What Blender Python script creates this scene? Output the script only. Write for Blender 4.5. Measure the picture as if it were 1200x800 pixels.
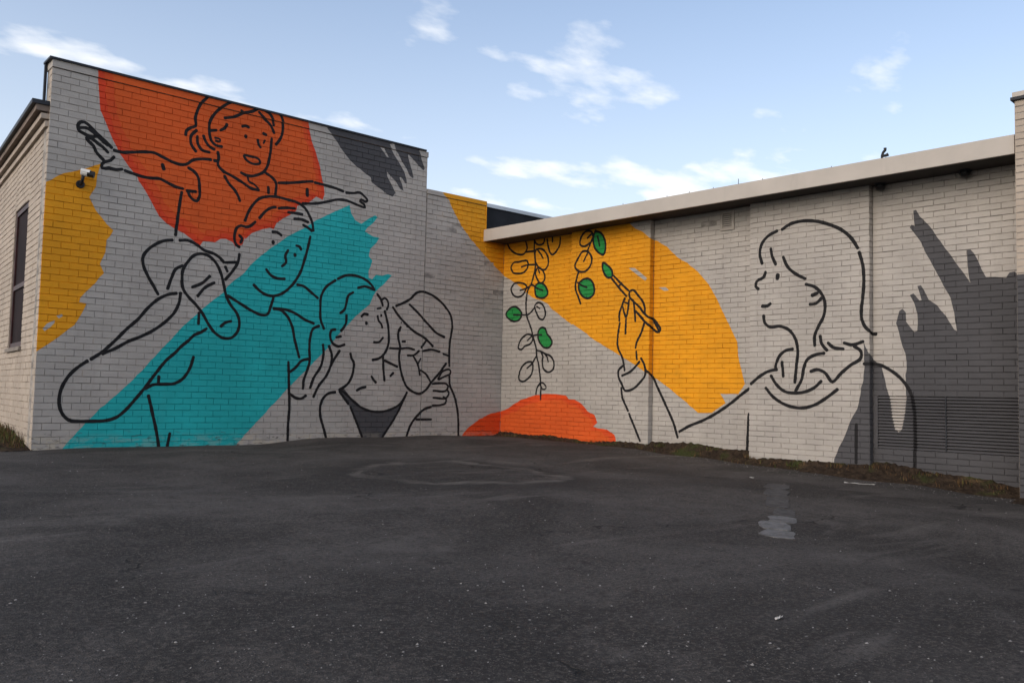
import bpy, bmesh, math, random
from mathutils import Vector, Matrix
from mathutils.geometry import tessellate_polygon
random.seed(7)
for o in list(bpy.data.objects): bpy.data.objects.remove(o)
scene = bpy.context.scene
col = scene.collection

# ------------------------------------------------------------------ camera
CAM_Z = 0.70
cam_d = bpy.data.cameras.new('camera')
cam_d.sensor_width = 36.0
cam_d.lens = 36.0 * 1014.0 / 1200.0
cam_d.clip_start = 0.05
cam_d.clip_end = 2000.0
cam = bpy.data.objects.new('camera', cam_d)
col.objects.link(cam)
RT = Vector((0.74883157, -0.66238176, 0.02239812))
UP = Vector((-0.05776271, -0.03156033, 0.99783136))
FW = Vector((0.6602384, 0.7485014, 0.06189434))
cam.matrix_world = Matrix(((RT.x, UP.x, -FW.x, 0), (RT.y, UP.y, -FW.y, 0), (RT.z, UP.z, -FW.z, CAM_Z), (0, 0, 0, 1)))
scene.camera = cam

# ------------------------------------------------------------------ world, sun, exposure
SUN_ELEV, SUN_ROT = 30.0, 264.0       # low sun beyond the left of the lot
world = bpy.data.worlds.new('World')
scene.world = world
world.use_nodes = True
nt = world.node_tree
nt.nodes.clear()
def wn(t, **k):
    n = nt.nodes.new(t)
    for a, b in k.items(): setattr(n, a, b)
    return n
sky = wn('ShaderNodeTexSky', sky_type='NISHITA', sun_disc=False)
sky.sun_elevation = math.radians(SUN_ELEV)
sky.sun_rotation = math.radians(SUN_ROT)
sky.air_density = 1.0; sky.dust_density = 2.8; sky.ozone_density = 1.6
tc = wn('ShaderNodeTexCoord')
sep = wn('ShaderNodeSeparateXYZ')
nt.links.new(tc.outputs['Generated'], sep.inputs[0])
def mth(op, a, b=None, clamp=False):
    n = wn('ShaderNodeMath', operation=op); n.use_clamp = clamp
    for i, v in enumerate((a, b)):
        if v is None: continue
        if isinstance(v, (int, float)): n.inputs[i].default_value = v
        else: nt.links.new(v, n.inputs[i])
    return n.outputs[0]
zz = mth('MAXIMUM', sep.outputs[2], 0.0)
den = mth('ADD', zz, 0.16)
comb = wn('ShaderNodeCombineXYZ')
nt.links.new(mth('DIVIDE', sep.outputs[0], den), comb.inputs[0])
nt.links.new(mth('DIVIDE', sep.outputs[1], den), comb.inputs[1])
mp = wn('ShaderNodeMapping'); mp.inputs['Rotation'].default_value = (0, 0, math.radians(42)); mp.inputs['Scale'].default_value = (1.0, 1.5, 1.0)
mp.inputs['Location'].default_value = (1.7, 0.6, 0)
nt.links.new(comb.outputs[0], mp.inputs[0])
nz = wn('ShaderNodeTexNoise'); nz.inputs['Scale'].default_value = 2.6; nz.inputs['Detail'].default_value = 6; nz.inputs['Roughness'].default_value = 0.52
nt.links.new(mp.outputs[0], nz.inputs['Vector'])
nz2 = wn('ShaderNodeTexNoise'); nz2.inputs['Scale'].default_value = 0.9; nz2.inputs['Detail'].default_value = 3
nt.links.new(mp.outputs[0], nz2.inputs['Vector'])
cl = mth('ADD', nz.outputs['Fac'], mth('MULTIPLY', mth('SUBTRACT', nz2.outputs['Fac'], 0.5), 0.5))
low = mth('MULTIPLY', mth('SUBTRACT', 0.36, zz, True), 0.75)      # thin banks crowd together towards the horizon
cl = mth('ADD', cl, low)
rp = wn('ShaderNodeMapRange'); rp.inputs[1].default_value = 0.54; rp.inputs[2].default_value = 0.77; rp.inputs[3].default_value = 0.06; rp.inputs[4].default_value = 0.92
rp.interpolation_type = 'SMOOTHSTEP'
nt.links.new(cl, rp.inputs[0])
hz = mth('POWER', mth('SUBTRACT', 1.0, zz, True), 3.6)
cov = mth('MAXIMUM', rp.outputs[0], mth('MULTIPLY', hz, 0.92))           # milky air low down
mixc = wn('ShaderNodeMix', data_type='RGBA')
nt.links.new(cov, mixc.inputs['Factor'])
nt.links.new(sky.outputs[0], mixc.inputs['A'])
mixc.inputs['B'].default_value = (5.0, 5.05, 5.1, 1)
bgn = wn('ShaderNodeBackground'); bgn.inputs['Strength'].default_value = 0.15
nt.links.new(mixc.outputs['Result'], bgn.inputs['Color'])
wo = wn('ShaderNodeOutputWorld')
nt.links.new(bgn.outputs[0], wo.inputs['Surface'])

sun_d = bpy.data.lights.new('sun', 'SUN')
sun_d.energy = 0.10
sun_d.angle = math.radians(50)
sun_d.color = (1.0, 0.86, 0.70)
sun = bpy.data.objects.new('sun', sun_d)
col.objects.link(sun)
az = math.radians(90 - SUN_ROT)
sdir = Vector((math.cos(az) * math.cos(math.radians(SUN_ELEV)), math.sin(az) * math.cos(math.radians(SUN_ELEV)), math.sin(math.radians(SUN_ELEV))))
sun.rotation_euler = (-sdir).to_track_quat('-Z', 'Y').to_euler()

scene.view_settings.view_transform = 'Standard'
scene.view_settings.look = 'None'
scene.view_settings.gamma = 1.0
scene.view_settings.exposure = 0.62
scene.view_settings.use_curve_mapping = False
# ------------------------------------------------------------------ helpers
def obj(name, verts, faces, mats, parent=None, mat_idx=None, loc=None, smooth=False):
    me = bpy.data.meshes.new(name)
    me.from_pydata([tuple(v) for v in verts], [], faces)
    for m in (mats if isinstance(mats, (list, tuple)) else [mats]): me.materials.append(m)
    if mat_idx: me.polygons.foreach_set('material_index', mat_idx)
    if smooth: me.polygons.foreach_set('use_smooth', [True] * len(me.polygons))
    me.update()
    o = bpy.data.objects.new(name, me)
    col.objects.link(o)
    if loc is not None: o.location = loc
    if parent: o.parent = parent
    return o
def tag(o, label=None, cat=None, group=None, kind=None):
    for k, v in (('label', label), ('category', cat), ('group', group), ('kind', kind)):
        if v: o[k] = v
    return o
def thing(name, loc, label, cat, group=None):
    o = bpy.data.objects.new(name, None); col.objects.link(o); o.location = loc; o.empty_display_size = 0.2
    return tag(o, label, cat, group)
def child(o, parent):
    o.parent = parent
    o.matrix_parent_inverse = Matrix.Translation(-parent.location)
    return o
BOXF = [(0, 3, 2, 1), (4, 5, 6, 7), (0, 1, 5, 4), (1, 2, 6, 5), (2, 3, 7, 6), (3, 0, 4, 7)]
def frame_box(fr, u0, u1, v0, v1, h0, h1):
    """box in a wall frame: u along the wall, v up, h outwards"""
    vs = [fr(u, v, h) for v in (v0, v1) for (u, h) in ((u0, h1), (u1, h1), (u1, h0), (u0, h0))]
    return vs, list(BOXF)
def join(parts):
    V, F = [], []
    for v, f in parts:
        n = len(V); V += v; F += [tuple(i + n for i in q) for q in f]
    return V, F
def bevel_obj(o, w=0.004, seg=2):
    m = o.modifiers.new('bevel', 'BEVEL'); m.width = w; m.segments = seg; m.limit_method = 'ANGLE'
    return o
def tube(pts, r, n=8, caps=True):
    V, F = [], []
    pts = [Vector(p) for p in pts]
    for i, p in enumerate(pts):
        t = (pts[min(i + 1, len(pts) - 1)] - pts[max(i - 1, 0)]).normalized()
        a = t.orthogonal().normalized() if i == 0 else (a - t * a.dot(t)).normalized()
        b = t.cross(a)
        rr = r[i] if isinstance(r, (list, tuple)) else r
        for k in range(n):
            an = 2 * math.pi * k / n
            V.append(p + (a * math.cos(an) + b * math.sin(an)) * rr)
    for i in range(len(pts) - 1):
        for k in range(n):
            F.append((i * n + k, i * n + (k + 1) % n, (i + 1) * n + (k + 1) % n, (i + 1) * n + k))
    if caps:
        F.append(tuple(range(n - 1, -1, -1))); F.append(tuple((len(pts) - 1) * n + k for k in range(n)))
    return V, F

# ------------------------------------------------------------------ materials
class NT:
    def __init__(s, name):
        s.m = bpy.data.materials.new(name); s.m.use_nodes = True
        s.t = s.m.node_tree; s.b = s.t.nodes['Principled BSDF']
        s.tc = s.t.nodes.new('ShaderNodeTexCoord')
        g = s.t.nodes.new('ShaderNodeNewGeometry'); s.pos = g.outputs['Position']
    def n(s, t, **k):
        x = s.t.nodes.new(t)
        for a, b in k.items(): setattr(x, a, b)
        return x
    def link(s, a, b): s.t.links.new(a, b)
    def vec(s, scale=(1, 1, 1), rot=(0, 0, 0)):
        m = s.n('ShaderNodeMapping'); m.inputs['Scale'].default_value = scale; m.inputs['Rotation'].default_value = rot
        s.link(s.pos, m.inputs[0]); return m.outputs[0]
    def noise(s, scale, detail=4, rough=0.55, vec=None, dist=0.0):
        x = s.n('ShaderNodeTexNoise'); x.inputs['Scale'].default_value = scale; x.inputs['Detail'].default_value = detail
        x.inputs['Roughness'].default_value = rough; x.inputs['Distortion'].default_value = dist
        s.link(vec if vec else s.pos, x.inputs['Vector']); return x.outputs['Fac']
    def rng(s, x, a, b, c=0.0, d=1.0, smooth=True):
        r = s.n('ShaderNodeMapRange')
        if smooth: r.interpolation_type = 'SMOOTHSTEP'
        for i, v in enumerate((a, b, c, d)): r.inputs[i + 1].default_value = v
        s.link(x, r.inputs[0]); return r.outputs[0]
    def mix(s, f, a, b, bt='MIX'):
        x = s.n('ShaderNodeMix', data_type='RGBA', blend_type=bt)
        for k, v in (('Factor', f), ('A', a), ('B', b)):
            if isinstance(v, (int, float)): x.inputs[k].default_value = v
            elif isinstance(v, tuple): x.inputs[k].default_value = v + (1,) if len(v) == 3 else v
            else: s.link(v, x.inputs[k])
        return x.outputs['Result']
    def math(s, op, a, b):
        x = s.n('ShaderNodeMath', operation=op)
        for i, v in enumerate((a, b)):
            if isinstance(v, (int, float)): x.inputs[i].default_value = v
            else: s.link(v, x.inputs[i])
        return x.outputs[0]
    def bump(s, h, strength=0.4, dist=0.004):
        x = s.n('ShaderNodeBump'); x.inputs['Strength'].default_value = strength; x.inputs['Distance'].default_value = dist
        s.link(h, x.inputs['Height']); s.link(x.outputs[0], s.b.inputs['Normal'])
    def done(s, color, rough=0.7, spec=0.3, metal=0.0):
        if isinstance(color, tuple): s.b.inputs['Base Color'].default_value = color + (1,)
        else: s.link(color, s.b.inputs['Base Color'])
        if isinstance(rough, (int, float)): s.b.inputs['Roughness'].default_value = rough
        else: s.link(rough, s.b.inputs['Roughness'])
        s.b.inputs['Specular IOR Level'].default_value = spec; s.b.inputs['Metallic'].default_value = metal
        return s.m
def zpos(k):
    sp = k.n('ShaderNodeSeparateXYZ'); k.link(k.pos, sp.inputs[0]); return sp.outputs[2]
def paint_mat(name, c, thin=0.12, grime=0.5, cream=0.0):
    """brushed masonry paint: slight unevenness, old stains, pores; paint flakes where the wall meets the ground"""
    k = NT(name)
    base = k.mix(k.rng(k.noise(1.3, 5, 0.6), 0.3, 0.7), tuple(x * (1 - thin) for x in c), tuple(min(1, x * (1 + thin * 0.8)) for x in c))
    # brick-to-brick tone: stretched cells of about one brick
    cell = k.noise(7.0, 1, 0.4, k.vec((0.7, 0.7, 2.0)))
    base = k.mix(k.rng(cell, 0.35, 0.65, 0.0, 0.35), base, tuple(x * 0.84 for x in c))
    streak = k.noise(2.2, 5, 0.65, k.vec((3.0, 3.0, 0.35)))
    base = k.mix(k.rng(streak, 0.56, 0.8, 0.0, 0.30 * grime), base, (0.10, 0.085, 0.07))
    spots = k.noise(34.0, 3, 0.6)
    base = k.mix(k.rng(spots, 0.66, 0.74, 0.0, 0.45 * grime), base, (0.09, 0.075, 0.06))
    if cream:
        flk = k.math('MULTIPLY', k.rng(k.noise(9.0, 6, 0.7, k.vec((0.6, 0.6, 1.6))), 0.48, 0.56), k.rng(zpos(k), 0.16, 0.03))
        sp = k.n('ShaderNodeSeparateXYZ'); k.link(k.pos, sp.inputs[0])
        front_only = k.rng(sp.outputs[1], 10.6, 10.9)     # the old flaking coat is on the front wall only
        flk = k.math('MULTIPLY', flk, front_only)
        base = k.mix(k.math('MULTIPLY', flk, cream), base, (0.46, 0.40, 0.31))
        flk2 = k.math('MULTIPLY', k.rng(k.noise(14.0, 6, 0.7, k.vec((0.5, 0.5, 1.8))), 0.56, 0.62), k.math('MULTIPLY', front_only, k.rng(zpos(k), 0.24, 0.05)))
        base = k.mix(k.math('MULTIPLY', flk2, 0.8), base, (0.07, 0.06, 0.05))
    k.bump(k.math('ADD', k.noise(90.0, 4, 0.6), k.math('MULTIPLY', k.noise(22.0, 3, 0.5), 1.3)), 0.55, 0.004)
    return k.done(base, 0.72, 0.25)
def joint_mat(name, c):
    """the same paint in the raked joints, where the roller did not reach and soot has settled"""
    k = NT(name)
    d = tuple(x * 0.42 + 0.008 for x in c)
    base = k.mix(k.rng(k.noise(3.3, 5, 0.75, k.vec((1, 1, 2.2))), 0.34, 0.60), d, tuple(x * 0.92 for x in c))
    k.bump(k.noise(150.0, 3), 0.5, 0.003)
    return k.done(base, 0.9, 0.1)
WHITE = (0.415, 0.382, 0.345)
PAL = {'white': WHITE, 'orange': (0.68, 0.105, 0.018), 'yellow': (0.74, 0.310, 0.010), 'teal': (0.018, 0.40, 0.405), 'grey': (0.072, 0.07, 0.074),
       'black': (0.012, 0.011, 0.012), 'green': (0.02, 0.25, 0.055), 'red': (0.70, 0.070, 0.012), 'rim': (0.66, 0.055, 0.016), 'rim2': (0.67, 0.078, 0.017), 'tan': (0.44, 0.37, 0.30)}
M = {}
for kk, cc in PAL.items():
    M[kk] = paint_mat('paint_' + kk, cc, grime=(0.7 if kk in ('white', 'tan') else 0.25), cream=(0.0 if kk in ('black', 'green') else 0.75 if kk in ('white', 'tan') else 0.22))
    M[kk + '_j'] = joint_mat('joint_' + kk, cc)
def plain(name, c, rough=0.6, var=0.15, scale=6.0, metal=0.0, bump=0.2, spec=0.3):
    k = NT(name)
    base = k.mix(k.rng(k.noise(scale, 5, 0.6), 0.3, 0.7), tuple(x * (1 - var) for x in c), tuple(min(1, x * (1 + var)) for x in c))
    base = k.mix(k.rng(k.noise(scale * 0.6, 6, 0.7, k.vec((2.5, 2.5, 0.3))), 0.55, 0.8, 0, 0.35), base, tuple(x * 0.45 for x in c))
    k.bump(k.noise(scale * 14, 3), bump, 0.003)
    return k.done(base, rough, spec, metal)
M['fascia'] = plain('fascia_render', (0.47, 0.425, 0.375), 0.65, 0.06, 1.5, bump=0.1)
M['soffit'] = plain('soffit_board', (0.035, 0.030, 0.027), 0.8, 0.2)  # near-black colour carries part of the shade under the overhang
M['roofing'] = plain('black_roofing_felt', (0.012, 0.013, 0.016), 0.75, 0.3, 3.0, bump=0.5)
M['flashing'] = plain('zinc_flashing', (0.50, 0.53, 0.56), 0.45, 0.08, 2.0, metal=0.3)
M['dark_metal'] = plain('dark_edge_metal', (0.028, 0.03, 0.036), 0.5, 0.25, 3.0, metal=0.4)
M['wood_red'] = plain('dark_red_window', (0.045, 0.014, 0.013), 0.5, 0.4, 5.0)
M['glass_dark'] = plain('dirty_dark_glass', (0.016, 0.008, 0.008), 0.7, 0.3, 2.0, bump=0.05, spec=0.08)
M['sill'] = plain('stone_sill', (0.22, 0.19, 0.16), 0.8)
M['cornice'] = plain('cornice_brick', (0.40, 0.335, 0.275), 0.75, 0.12, 5.0, bump=0.4)
M['cornice_top'] = plain('cornice_top_brick', (0.20, 0.155, 0.125), 0.8, 0.2, 5.0, bump=0.4)
M['cornice_gap_shade'] = plain('cornice_recess_shade', (0.09, 0.058, 0.042), 0.9, 0.3, 6.0)  # brown shade of the cornice grooves, put into the colour
M['plastic_white'] = plain('camera_housing', (0.62, 0.61, 0.58), 0.45, 0.05, 9.0, bump=0.03)
M['plastic_black'] = plain('black_plastic', (0.012, 0.012, 0.013), 0.35, 0.2, 9.0, bump=0.05)
M['litter'] = plain('paper_scrap', (0.38, 0.365, 0.34), 0.8, 0.15, 20.0)
M['vent_grey'] = plain('vent_frame_paint', (0.36, 0.325, 0.285), 0.6, 0.1, 8.0)

# ------------------------------------------------------------------ wall frames (u along, v up, h outwards)
CX, CY = 9.4785, 11.0
DR = Vector((0.047825, -0.998856, 0)); NR = Vector((-0.998856, -0.047825, 0))
def frL(u, v, h): return Vector((u, CY - h, v))
def frR(u, v, h): return Vector((CX + DR.x * u + NR.x * h, CY + DR.y * u + NR.y * h, v))
SA = 0.07
DS = Vector((math.sin(SA), math.cos(SA), 0)); NS = Vector((-math.cos(SA), math.sin(SA), 0))
SX = 2.462
def frS(u, v, h): return Vector((SX + DS.x * u + NS.x * h, CY + DS.y * u + NS.y * h, v))

JD = 0.0065      # depth of the raked joints
SL = 0.0022      # run of the rounded arris
class Relief:
    """a brick face as a height field: every cell knows its convex facets, so paint films can be laid on the real relief"""
    def __init__(s, fr):
        s.fr = fr; s.cells = []; s.grid = {}; s.bricks = []; s.tag = 0
    def add_cell(s, zones):
        us = [p[0] for z in zones for p in z[0]]; vs = [p[1] for z in zones for p in z[0]]
        bb = (min(us), min(vs), max(us), max(vs)); i = len(s.cells); s.cells.append((bb, zones, s.fr))
        for a in range(int(bb[0] // 0.25), int(bb[2] // 0.25) + 1):
            for b in range(int(bb[1] // 0.12), int(bb[3] // 0.12) + 1):
                s.grid.setdefault((a, b), []).append(i)
    def near(s, bb):
        r = set()
        for a in range(int(bb[0] // 0.25), int(bb[2] // 0.25) + 1):
            for b in range(int(bb[1] // 0.12), int(bb[3] // 0.12) + 1):
                r.update(s.grid.get((a, b), ()))
        return [i for i in r if s.cells[i][0][0] < bb[2] and s.cells[i][0][2] > bb[0] and s.cells[i][0][1] < bb[3] and s.cells[i][0][3] > bb[1]]
    def flat(s, u0, u1, v0, v1, h0, h1=None, axis='u', mat=0):
        """flat or sloping facet"""
        if h1 is None: h1 = h0
        if axis == 'u': g = (h1 - h0) / (u1 - u0); pl = (h0 - g * u0, g, 0)
        else: g = (h1 - h0) / (v1 - v0); pl = (h0 - g * v0, 0, g)
        s.add_cell([([(u0, v0), (u1, v0), (u1, v1), (u0, v1)], pl, mat)])
    def brick(s, u0, u1, v0, v1, hb, j, jit, var):
        """module rectangle with one brick in it; hb is the face level"""
        a0, a1, b0, b1 = u0 + j * 0.28 + var[0] * 0.6, u1 - j * 0.28 + var[1] * 0.6, v0 + j / 2 + var[2], v1 - j / 2 + var[3]
        c0, c1, d0, d1 = a0 + SL, a1 - SL, b0 + SL, b1 - SL
        ht, hj = hb + jit, hb - JD
        g = (ht - hj) / SL
        Z = [([(c0, d0), (c1, d0), (c1, d1), (c0, d1)], (ht, 0, 0), 0),
             ([(a0, b0), (a1, b0), (c1, d0), (c0, d0)], (hj - g * b0, 0, g), 0),
             ([(c0, d1), (c1, d1), (a1, b1), (a0, b1)], (hj + g * b1, 0, -g), 0),
             ([(a0, b0), (c0, d0), (c0, d1), (a0, b1)], (hj - g * a0, g, 0), 0),
             ([(c1, d0), (a1, b0), (a1, b1), (c1, d1)], (hj + g * a1, -g, 0), 0),
             ([(u0, v0), (u1, v0), (a1, b0), (a0, b0)], (hj, 0, 0), 1),
             ([(a0, b1), (a1, b1), (u1, v1), (u0, v1)], (hj, 0, 0), 1),
             ([(u0, v0), (a0, b0), (a0, b1), (u0, v1)], (hj, 0, 0), 1),
             ([(a1, b0), (u1, v0), (u1, v1), (a1, b1)], (hj, 0, 0), 1)]
        s.add_cell(Z)
        s.bricks.append((a0, a1, b0, b1, hj - 0.001, ht, s.fr, s.tag))
    def field(s, u0, u1, v0, v1, course, module, hb=0.0, j=0.0095, jit=0.0012, row0=0, skip=None, rough=None):
        """running bond from u0 to u1"""
        n = int(round((v1 - v0) / course)); course = (v1 - v0) / n
        for r in range(n):
            a, b = v0 + r * course, v0 + (r + 1) * course
            x = u0 - (module * 0.5 if (r + row0) % 2 else 0.0)
            edges = [u0]
            while x < u1 - 0.035:
                x += module
                e = x + random.randint(-4, 4) / 1000
                if e > u0 + 0.04 and e < u1 - 0.04: edges.append(e)
            edges.append(u1)
            for k in range(len(edges) - 1):
                if skip and skip(edges[k], edges[k + 1], a, b): continue
                q = jit
                if rough: q = rough(0.5 * (edges[k] + edges[k + 1]), a, jit)
                m = random.choice(VARS)
                s.brick(edges[k], edges[k + 1], a, b, hb, j, random.gauss(0, q), m)
VARS = [(0, 0, 0, 0), (0.001, 0, -0.0008, 0.0006), (-0.001, 0.0012, 0.0005, 0), (0.0006, -0.001, 0, -0.001), (0, 0.0015, -0.0012, 0), (-0.0012, 0, 0, 0.0012)]
def brick_geo(fr, b, o):
    a0, a1, b0, b1, hj, ht = b[:6]
    P = [(a0, b0, hj), (a1, b0, hj), (a1, b1, hj), (a0, b1, hj), (a0 + SL, b0 + SL, ht), (a1 - SL, b0 + SL, ht), (a1 - SL, b1 - SL, ht), (a0 + SL, b1 - SL, ht)]
    return [fr(*p) - o for p in P], [(4, 5, 6, 7), (0, 1, 5, 4), (1, 2, 6, 5), (2, 3, 7, 6), (3, 0, 4, 7), (3, 2, 1, 0)]
CAMP = Vector((0, 0, CAM_Z))
def show_size(fr, b):
    c = fr((b[0] + b[1]) / 2, (b[2] + b[3]) / 2, b[5]); n = (fr(0, 0, 1) - fr(0, 0, 0)); d = CAMP - c
    e = d.length
    pc = (c - CAMP); dep = pc.dot(FW)
    px, py = pc.dot(RT) / dep, pc.dot(UP) / dep
    if abs(px) > 0.595 or abs(py) > 0.398: return 0
    return (b[1] - b[0]) * (b[3] - b[2]) * max(0, n.dot(d) / e) / (e * e)
def lay_bricks(jobs, thing_obj, limit, field_name):
    """jobs: (relief, parent wall part, material, hidden test). The bricks that show largest become objects; the others one part"""
    allb = []
    for rel, par, mat, hid in jobs:
        for b in rel.bricks: allb.append((0 if hid and hid(b) else show_size(b[6], b), rel, par, mat, b))
    allb.sort(key=lambda x: -x[0])
    cache = {}
    rest = {}
    for i, (sz, rel, par, mat, b) in enumerate(allb):
        if i < limit and sz > 0:
            key = (id(b[6]), id(mat), round(b[1] - b[0], 4), round(b[3] - b[2], 4), round(b[5] - b[4], 3))
            o0 = b[6]((b[0] + b[1]) / 2, (b[2] + b[3]) / 2, b[5])
            if key not in cache:
                me = bpy.data.meshes.new('brick'); v, f = brick_geo(b[6], b, o0); me.from_pydata([tuple(q) for q in v], [], f); me.materials.append(mat); cache[key] = me
            o = bpy.data.objects.new('brick', cache[key]); col.objects.link(o); o.location = o0
            child(o, par) if par.type == 'EMPTY' else setattr(o, 'parent', par)
        else:
            rest.setdefault(id(mat), [mat, []])[1].append(brick_geo(b[6], b, Vector((0, 0, 0))))
    mats, V, F, MI = [], [], [], []
    for mat, lst in rest.values():
        v, f = join(lst); n = len(V); V += v; F += [tuple(i + n for i in q) for q in f]; MI += [len(mats)] * len(f); mats.append(mat)
    o = obj(field_name, V, F, mats, None, MI); child(o, thing_obj); tag(o, kind='stuff')
    return o

# ---- paint films
def clip(poly, zone):
    for i in range(len(zone)):
        ax, ay = zone[i - 1]; bx, by = zone[i]
        ex, ey = bx - ax, by - ay
        out = []
        px, py = poly[-1]; dp = ex * (py - ay) - ey * (px - ax)
        for q in poly:
            dq = ex * (q[1] - ay) - ey * (q[0] - ax)
            if dq >= 0:
                if dp < 0:
                    t = dp / (dp - dq); out.append((px + (q[0] - px) * t, py + (q[1] - py) * t))
                out.append(q)
            elif dp >= 0:
                t = dp / (dp - dq); out.append((px + (q[0] - px) * t, py + (q[1] - py) * t))
            px, py = q; dp = dq
        poly = out
        if len(poly) < 3: return None
    return poly
def area(p): return 0.5 * sum(p[i - 1][0] * p[i][1] - p[i][0] * p[i - 1][1] for i in range(len(p)))
class Film:
    def __init__(s, rel): s.rel = rel; s.V = []; s.F = []; s.MI = []
    def put(s, poly, pl, eps, mi, fr):
        n = len(s.V); a, b, c = pl
        for u, v in poly: s.V.append(fr(u, v, a + b * u + c * v + eps))
        s.F.append(tuple(range(n, n + len(poly)))); s.MI.append(mi)
    def piece(s, poly, eps):
        if area(poly) < 0: poly = poly[::-1]
        us = [p[0] for p in poly]; vs = [p[1] for p in poly]
        for ci in s.rel.near((min(us), min(vs), max(us), max(vs))):
            for z, pl, mi in s.rel.cells[ci][1]:
                r = clip(poly, z)
                if r and area(r) > 2e-8: s.put(r, pl, eps, mi, s.rel.cells[ci][2])
    def fill(s, pts, eps):
        n = len(pts)
        us = [p[0] for p in pts]; vs = [p[1] for p in pts]
        tris = [[pts[i] for i in t] for t in tessellate_polygon([[Vector((p[0], p[1], 0)) for p in pts]])]
        tb = [(min(p[0] for p in t), min(p[1] for p in t), max(p[0] for p in t), max(p[1] for p in t)) for t in tris]
        edge = set()
        for i in range(n):
            a, b = pts[i - 1], pts[i]
            edge.update(s.rel.near((min(a[0], b[0]) - 1e-4, min(a[1], b[1]) - 1e-4, max(a[0], b[0]) + 1e-4, max(a[1], b[1]) + 1e-4)))
        for ci in s.rel.near((min(us), min(vs), max(us), max(vs))):
            bb, zones, fr_ = s.rel.cells[ci]
            if ci not in edge:
                x, y = (bb[0] + bb[2]) / 2, (bb[1] + bb[3]) / 2; ins = False
                for i in range(n):
                    a, b = pts[i - 1], pts[i]
                    if (a[1] > y) != (b[1] > y) and x < (b[0] - a[0]) * (y - a[1]) / (b[1] - a[1]) + a[0]: ins = not ins
                if ins:
                    for z, pl, mi in zones: s.put(z, pl, eps, mi, fr_)
            else:
                for t, q in zip(tris, tb):
                    if q[0] < bb[2] and q[2] > bb[0] and q[1] < bb[3] and q[3] > bb[1]:
                        if area(t) < 0: t = t[::-1]
                        for z, pl, mi in zones:
                            r = clip(t, z)
                            if r and area(r) > 2e-8: s.put(r, pl, eps, mi, s.rel.cells[ci][2])
    def build(s, name, mats, parent, label=None):
        o = obj(name, s.V, s.F, mats, None, s.MI)
        if parent.type == 'EMPTY': child(o, parent)
        else: o.parent = parent
        if label: o['label'] = label
        return o
def spline(pts, closed=False, step=0.028):
    out = []; n = len(pts)
    if n < 3 and not closed:
        a, b = pts; L = math.hypot(b[0] - a[0], b[1] - a[1]); k = max(1, int(L / 0.06))
        return [(a[0] + (b[0] - a[0]) * i / k, a[1] + (b[1] - a[1]) * i / k) for i in range(k + 1)]
    rng = range(n) if closed else range(n - 1)
    for i in rng:
        p1, p2 = pts[i], pts[(i + 1) % n]
        p0 = pts[i - 1] if (closed or i > 0) else (2 * p1[0] - p2[0], 2 * p1[1] - p2[1])
        p3 = pts[(i + 2) % n] if (closed or i + 2 < n) else (2 * p2[0] - p1[0], 2 * p2[1] - p1[1])
        # centripetal-like tangents
        L = math.hypot(p2[0] - p1[0], p2[1] - p1[1]) + 1e-9
        l0 = math.hypot(p1[0] - p0[0], p1[1] - p0[1]) + 1e-9; l3 = math.hypot(p3[0] - p2[0], p3[1] - p2[1]) + 1e-9
        m1 = [L * (((p1[c] - p0[c]) / l0) * L + ((p2[c] - p1[c]) / L) * l0) / (l0 + L) for c in (0, 1)]
        m2 = [L * (((p2[c] - p1[c]) / L) * l3 + ((p3[c] - p2[c]) / l3) * L) / (l3 + L) for c in (0, 1)]
        k = max(2, min(14, int(L / step)))
        for q in range(k):
            t = q / k; t2, t3 = t * t, t * t * t
            out.append(tuple((2 * t3 - 3 * t2 + 1) * p1[c] + (t3 - 2 * t2 + t) * m1[c] + (-2 * t3 + 3 * t2) * p2[c] + (t3 - t2) * m2[c] for c in (0, 1)))
    if not closed: out.append(pts[-1])
    return out
def ribbon(film, pts, w, eps, closed=False):
    c = spline(pts, closed); n = len(c); L, R = [], []
    ph = random.uniform(0, 6)
    for i in range(n):
        a = c[i - 1] if (closed or i > 0) else c[i]; b = c[(i + 1) % n] if (closed or i < n - 1) else c[i]
        tx, ty = b[0] - a[0], b[1] - a[1]; l = math.hypot(tx, ty) + 1e-9
        hw = w / 2 * (1 + 0.07 * math.sin(i * 0.9 + ph) + 0.04 * math.sin(i * 2.3 + ph))
        L.append((c[i][0] - ty / l * hw, c[i][1] + tx / l * hw)); R.append((c[i][0] + ty / l * hw, c[i][1] - tx / l * hw))
    if not closed:   # rounded brush ends
        for end in (0, -1):
            a, b = (c[0], c[1]) if end == 0 else (c[-1], c[-2])
            tx, ty = a[0] - b[0], a[1] - b[1]; l = math.hypot(tx, ty) + 1e-9; tx /= l; ty /= l
            s0, s1 = L[end], R[end]; mx, my = (s0[0] + s1[0]) / 2, (s0[1] + s1[1]) / 2
            hw = w * 0.5
            cap = [s0]
            for k in (1, 2, 3):
                an = math.pi * k / 4
                cap.append((mx + (s0[0] - mx) * math.cos(an) + tx * hw * 0.8 * math.sin(an), my + (s0[1] - my) * math.cos(an) + ty * hw * 0.8 * math.sin(an)))
            cap.append(s1); film.piece(cap, eps)
    for i in range(n if closed else n - 1):
        k = (i + 1) % n
        q = [R[i], R[k], L[k], L[i]]
        film.piece([q[0], q[1], q[2]], eps); film.piece([q[0], q[2], q[3]], eps)
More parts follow.
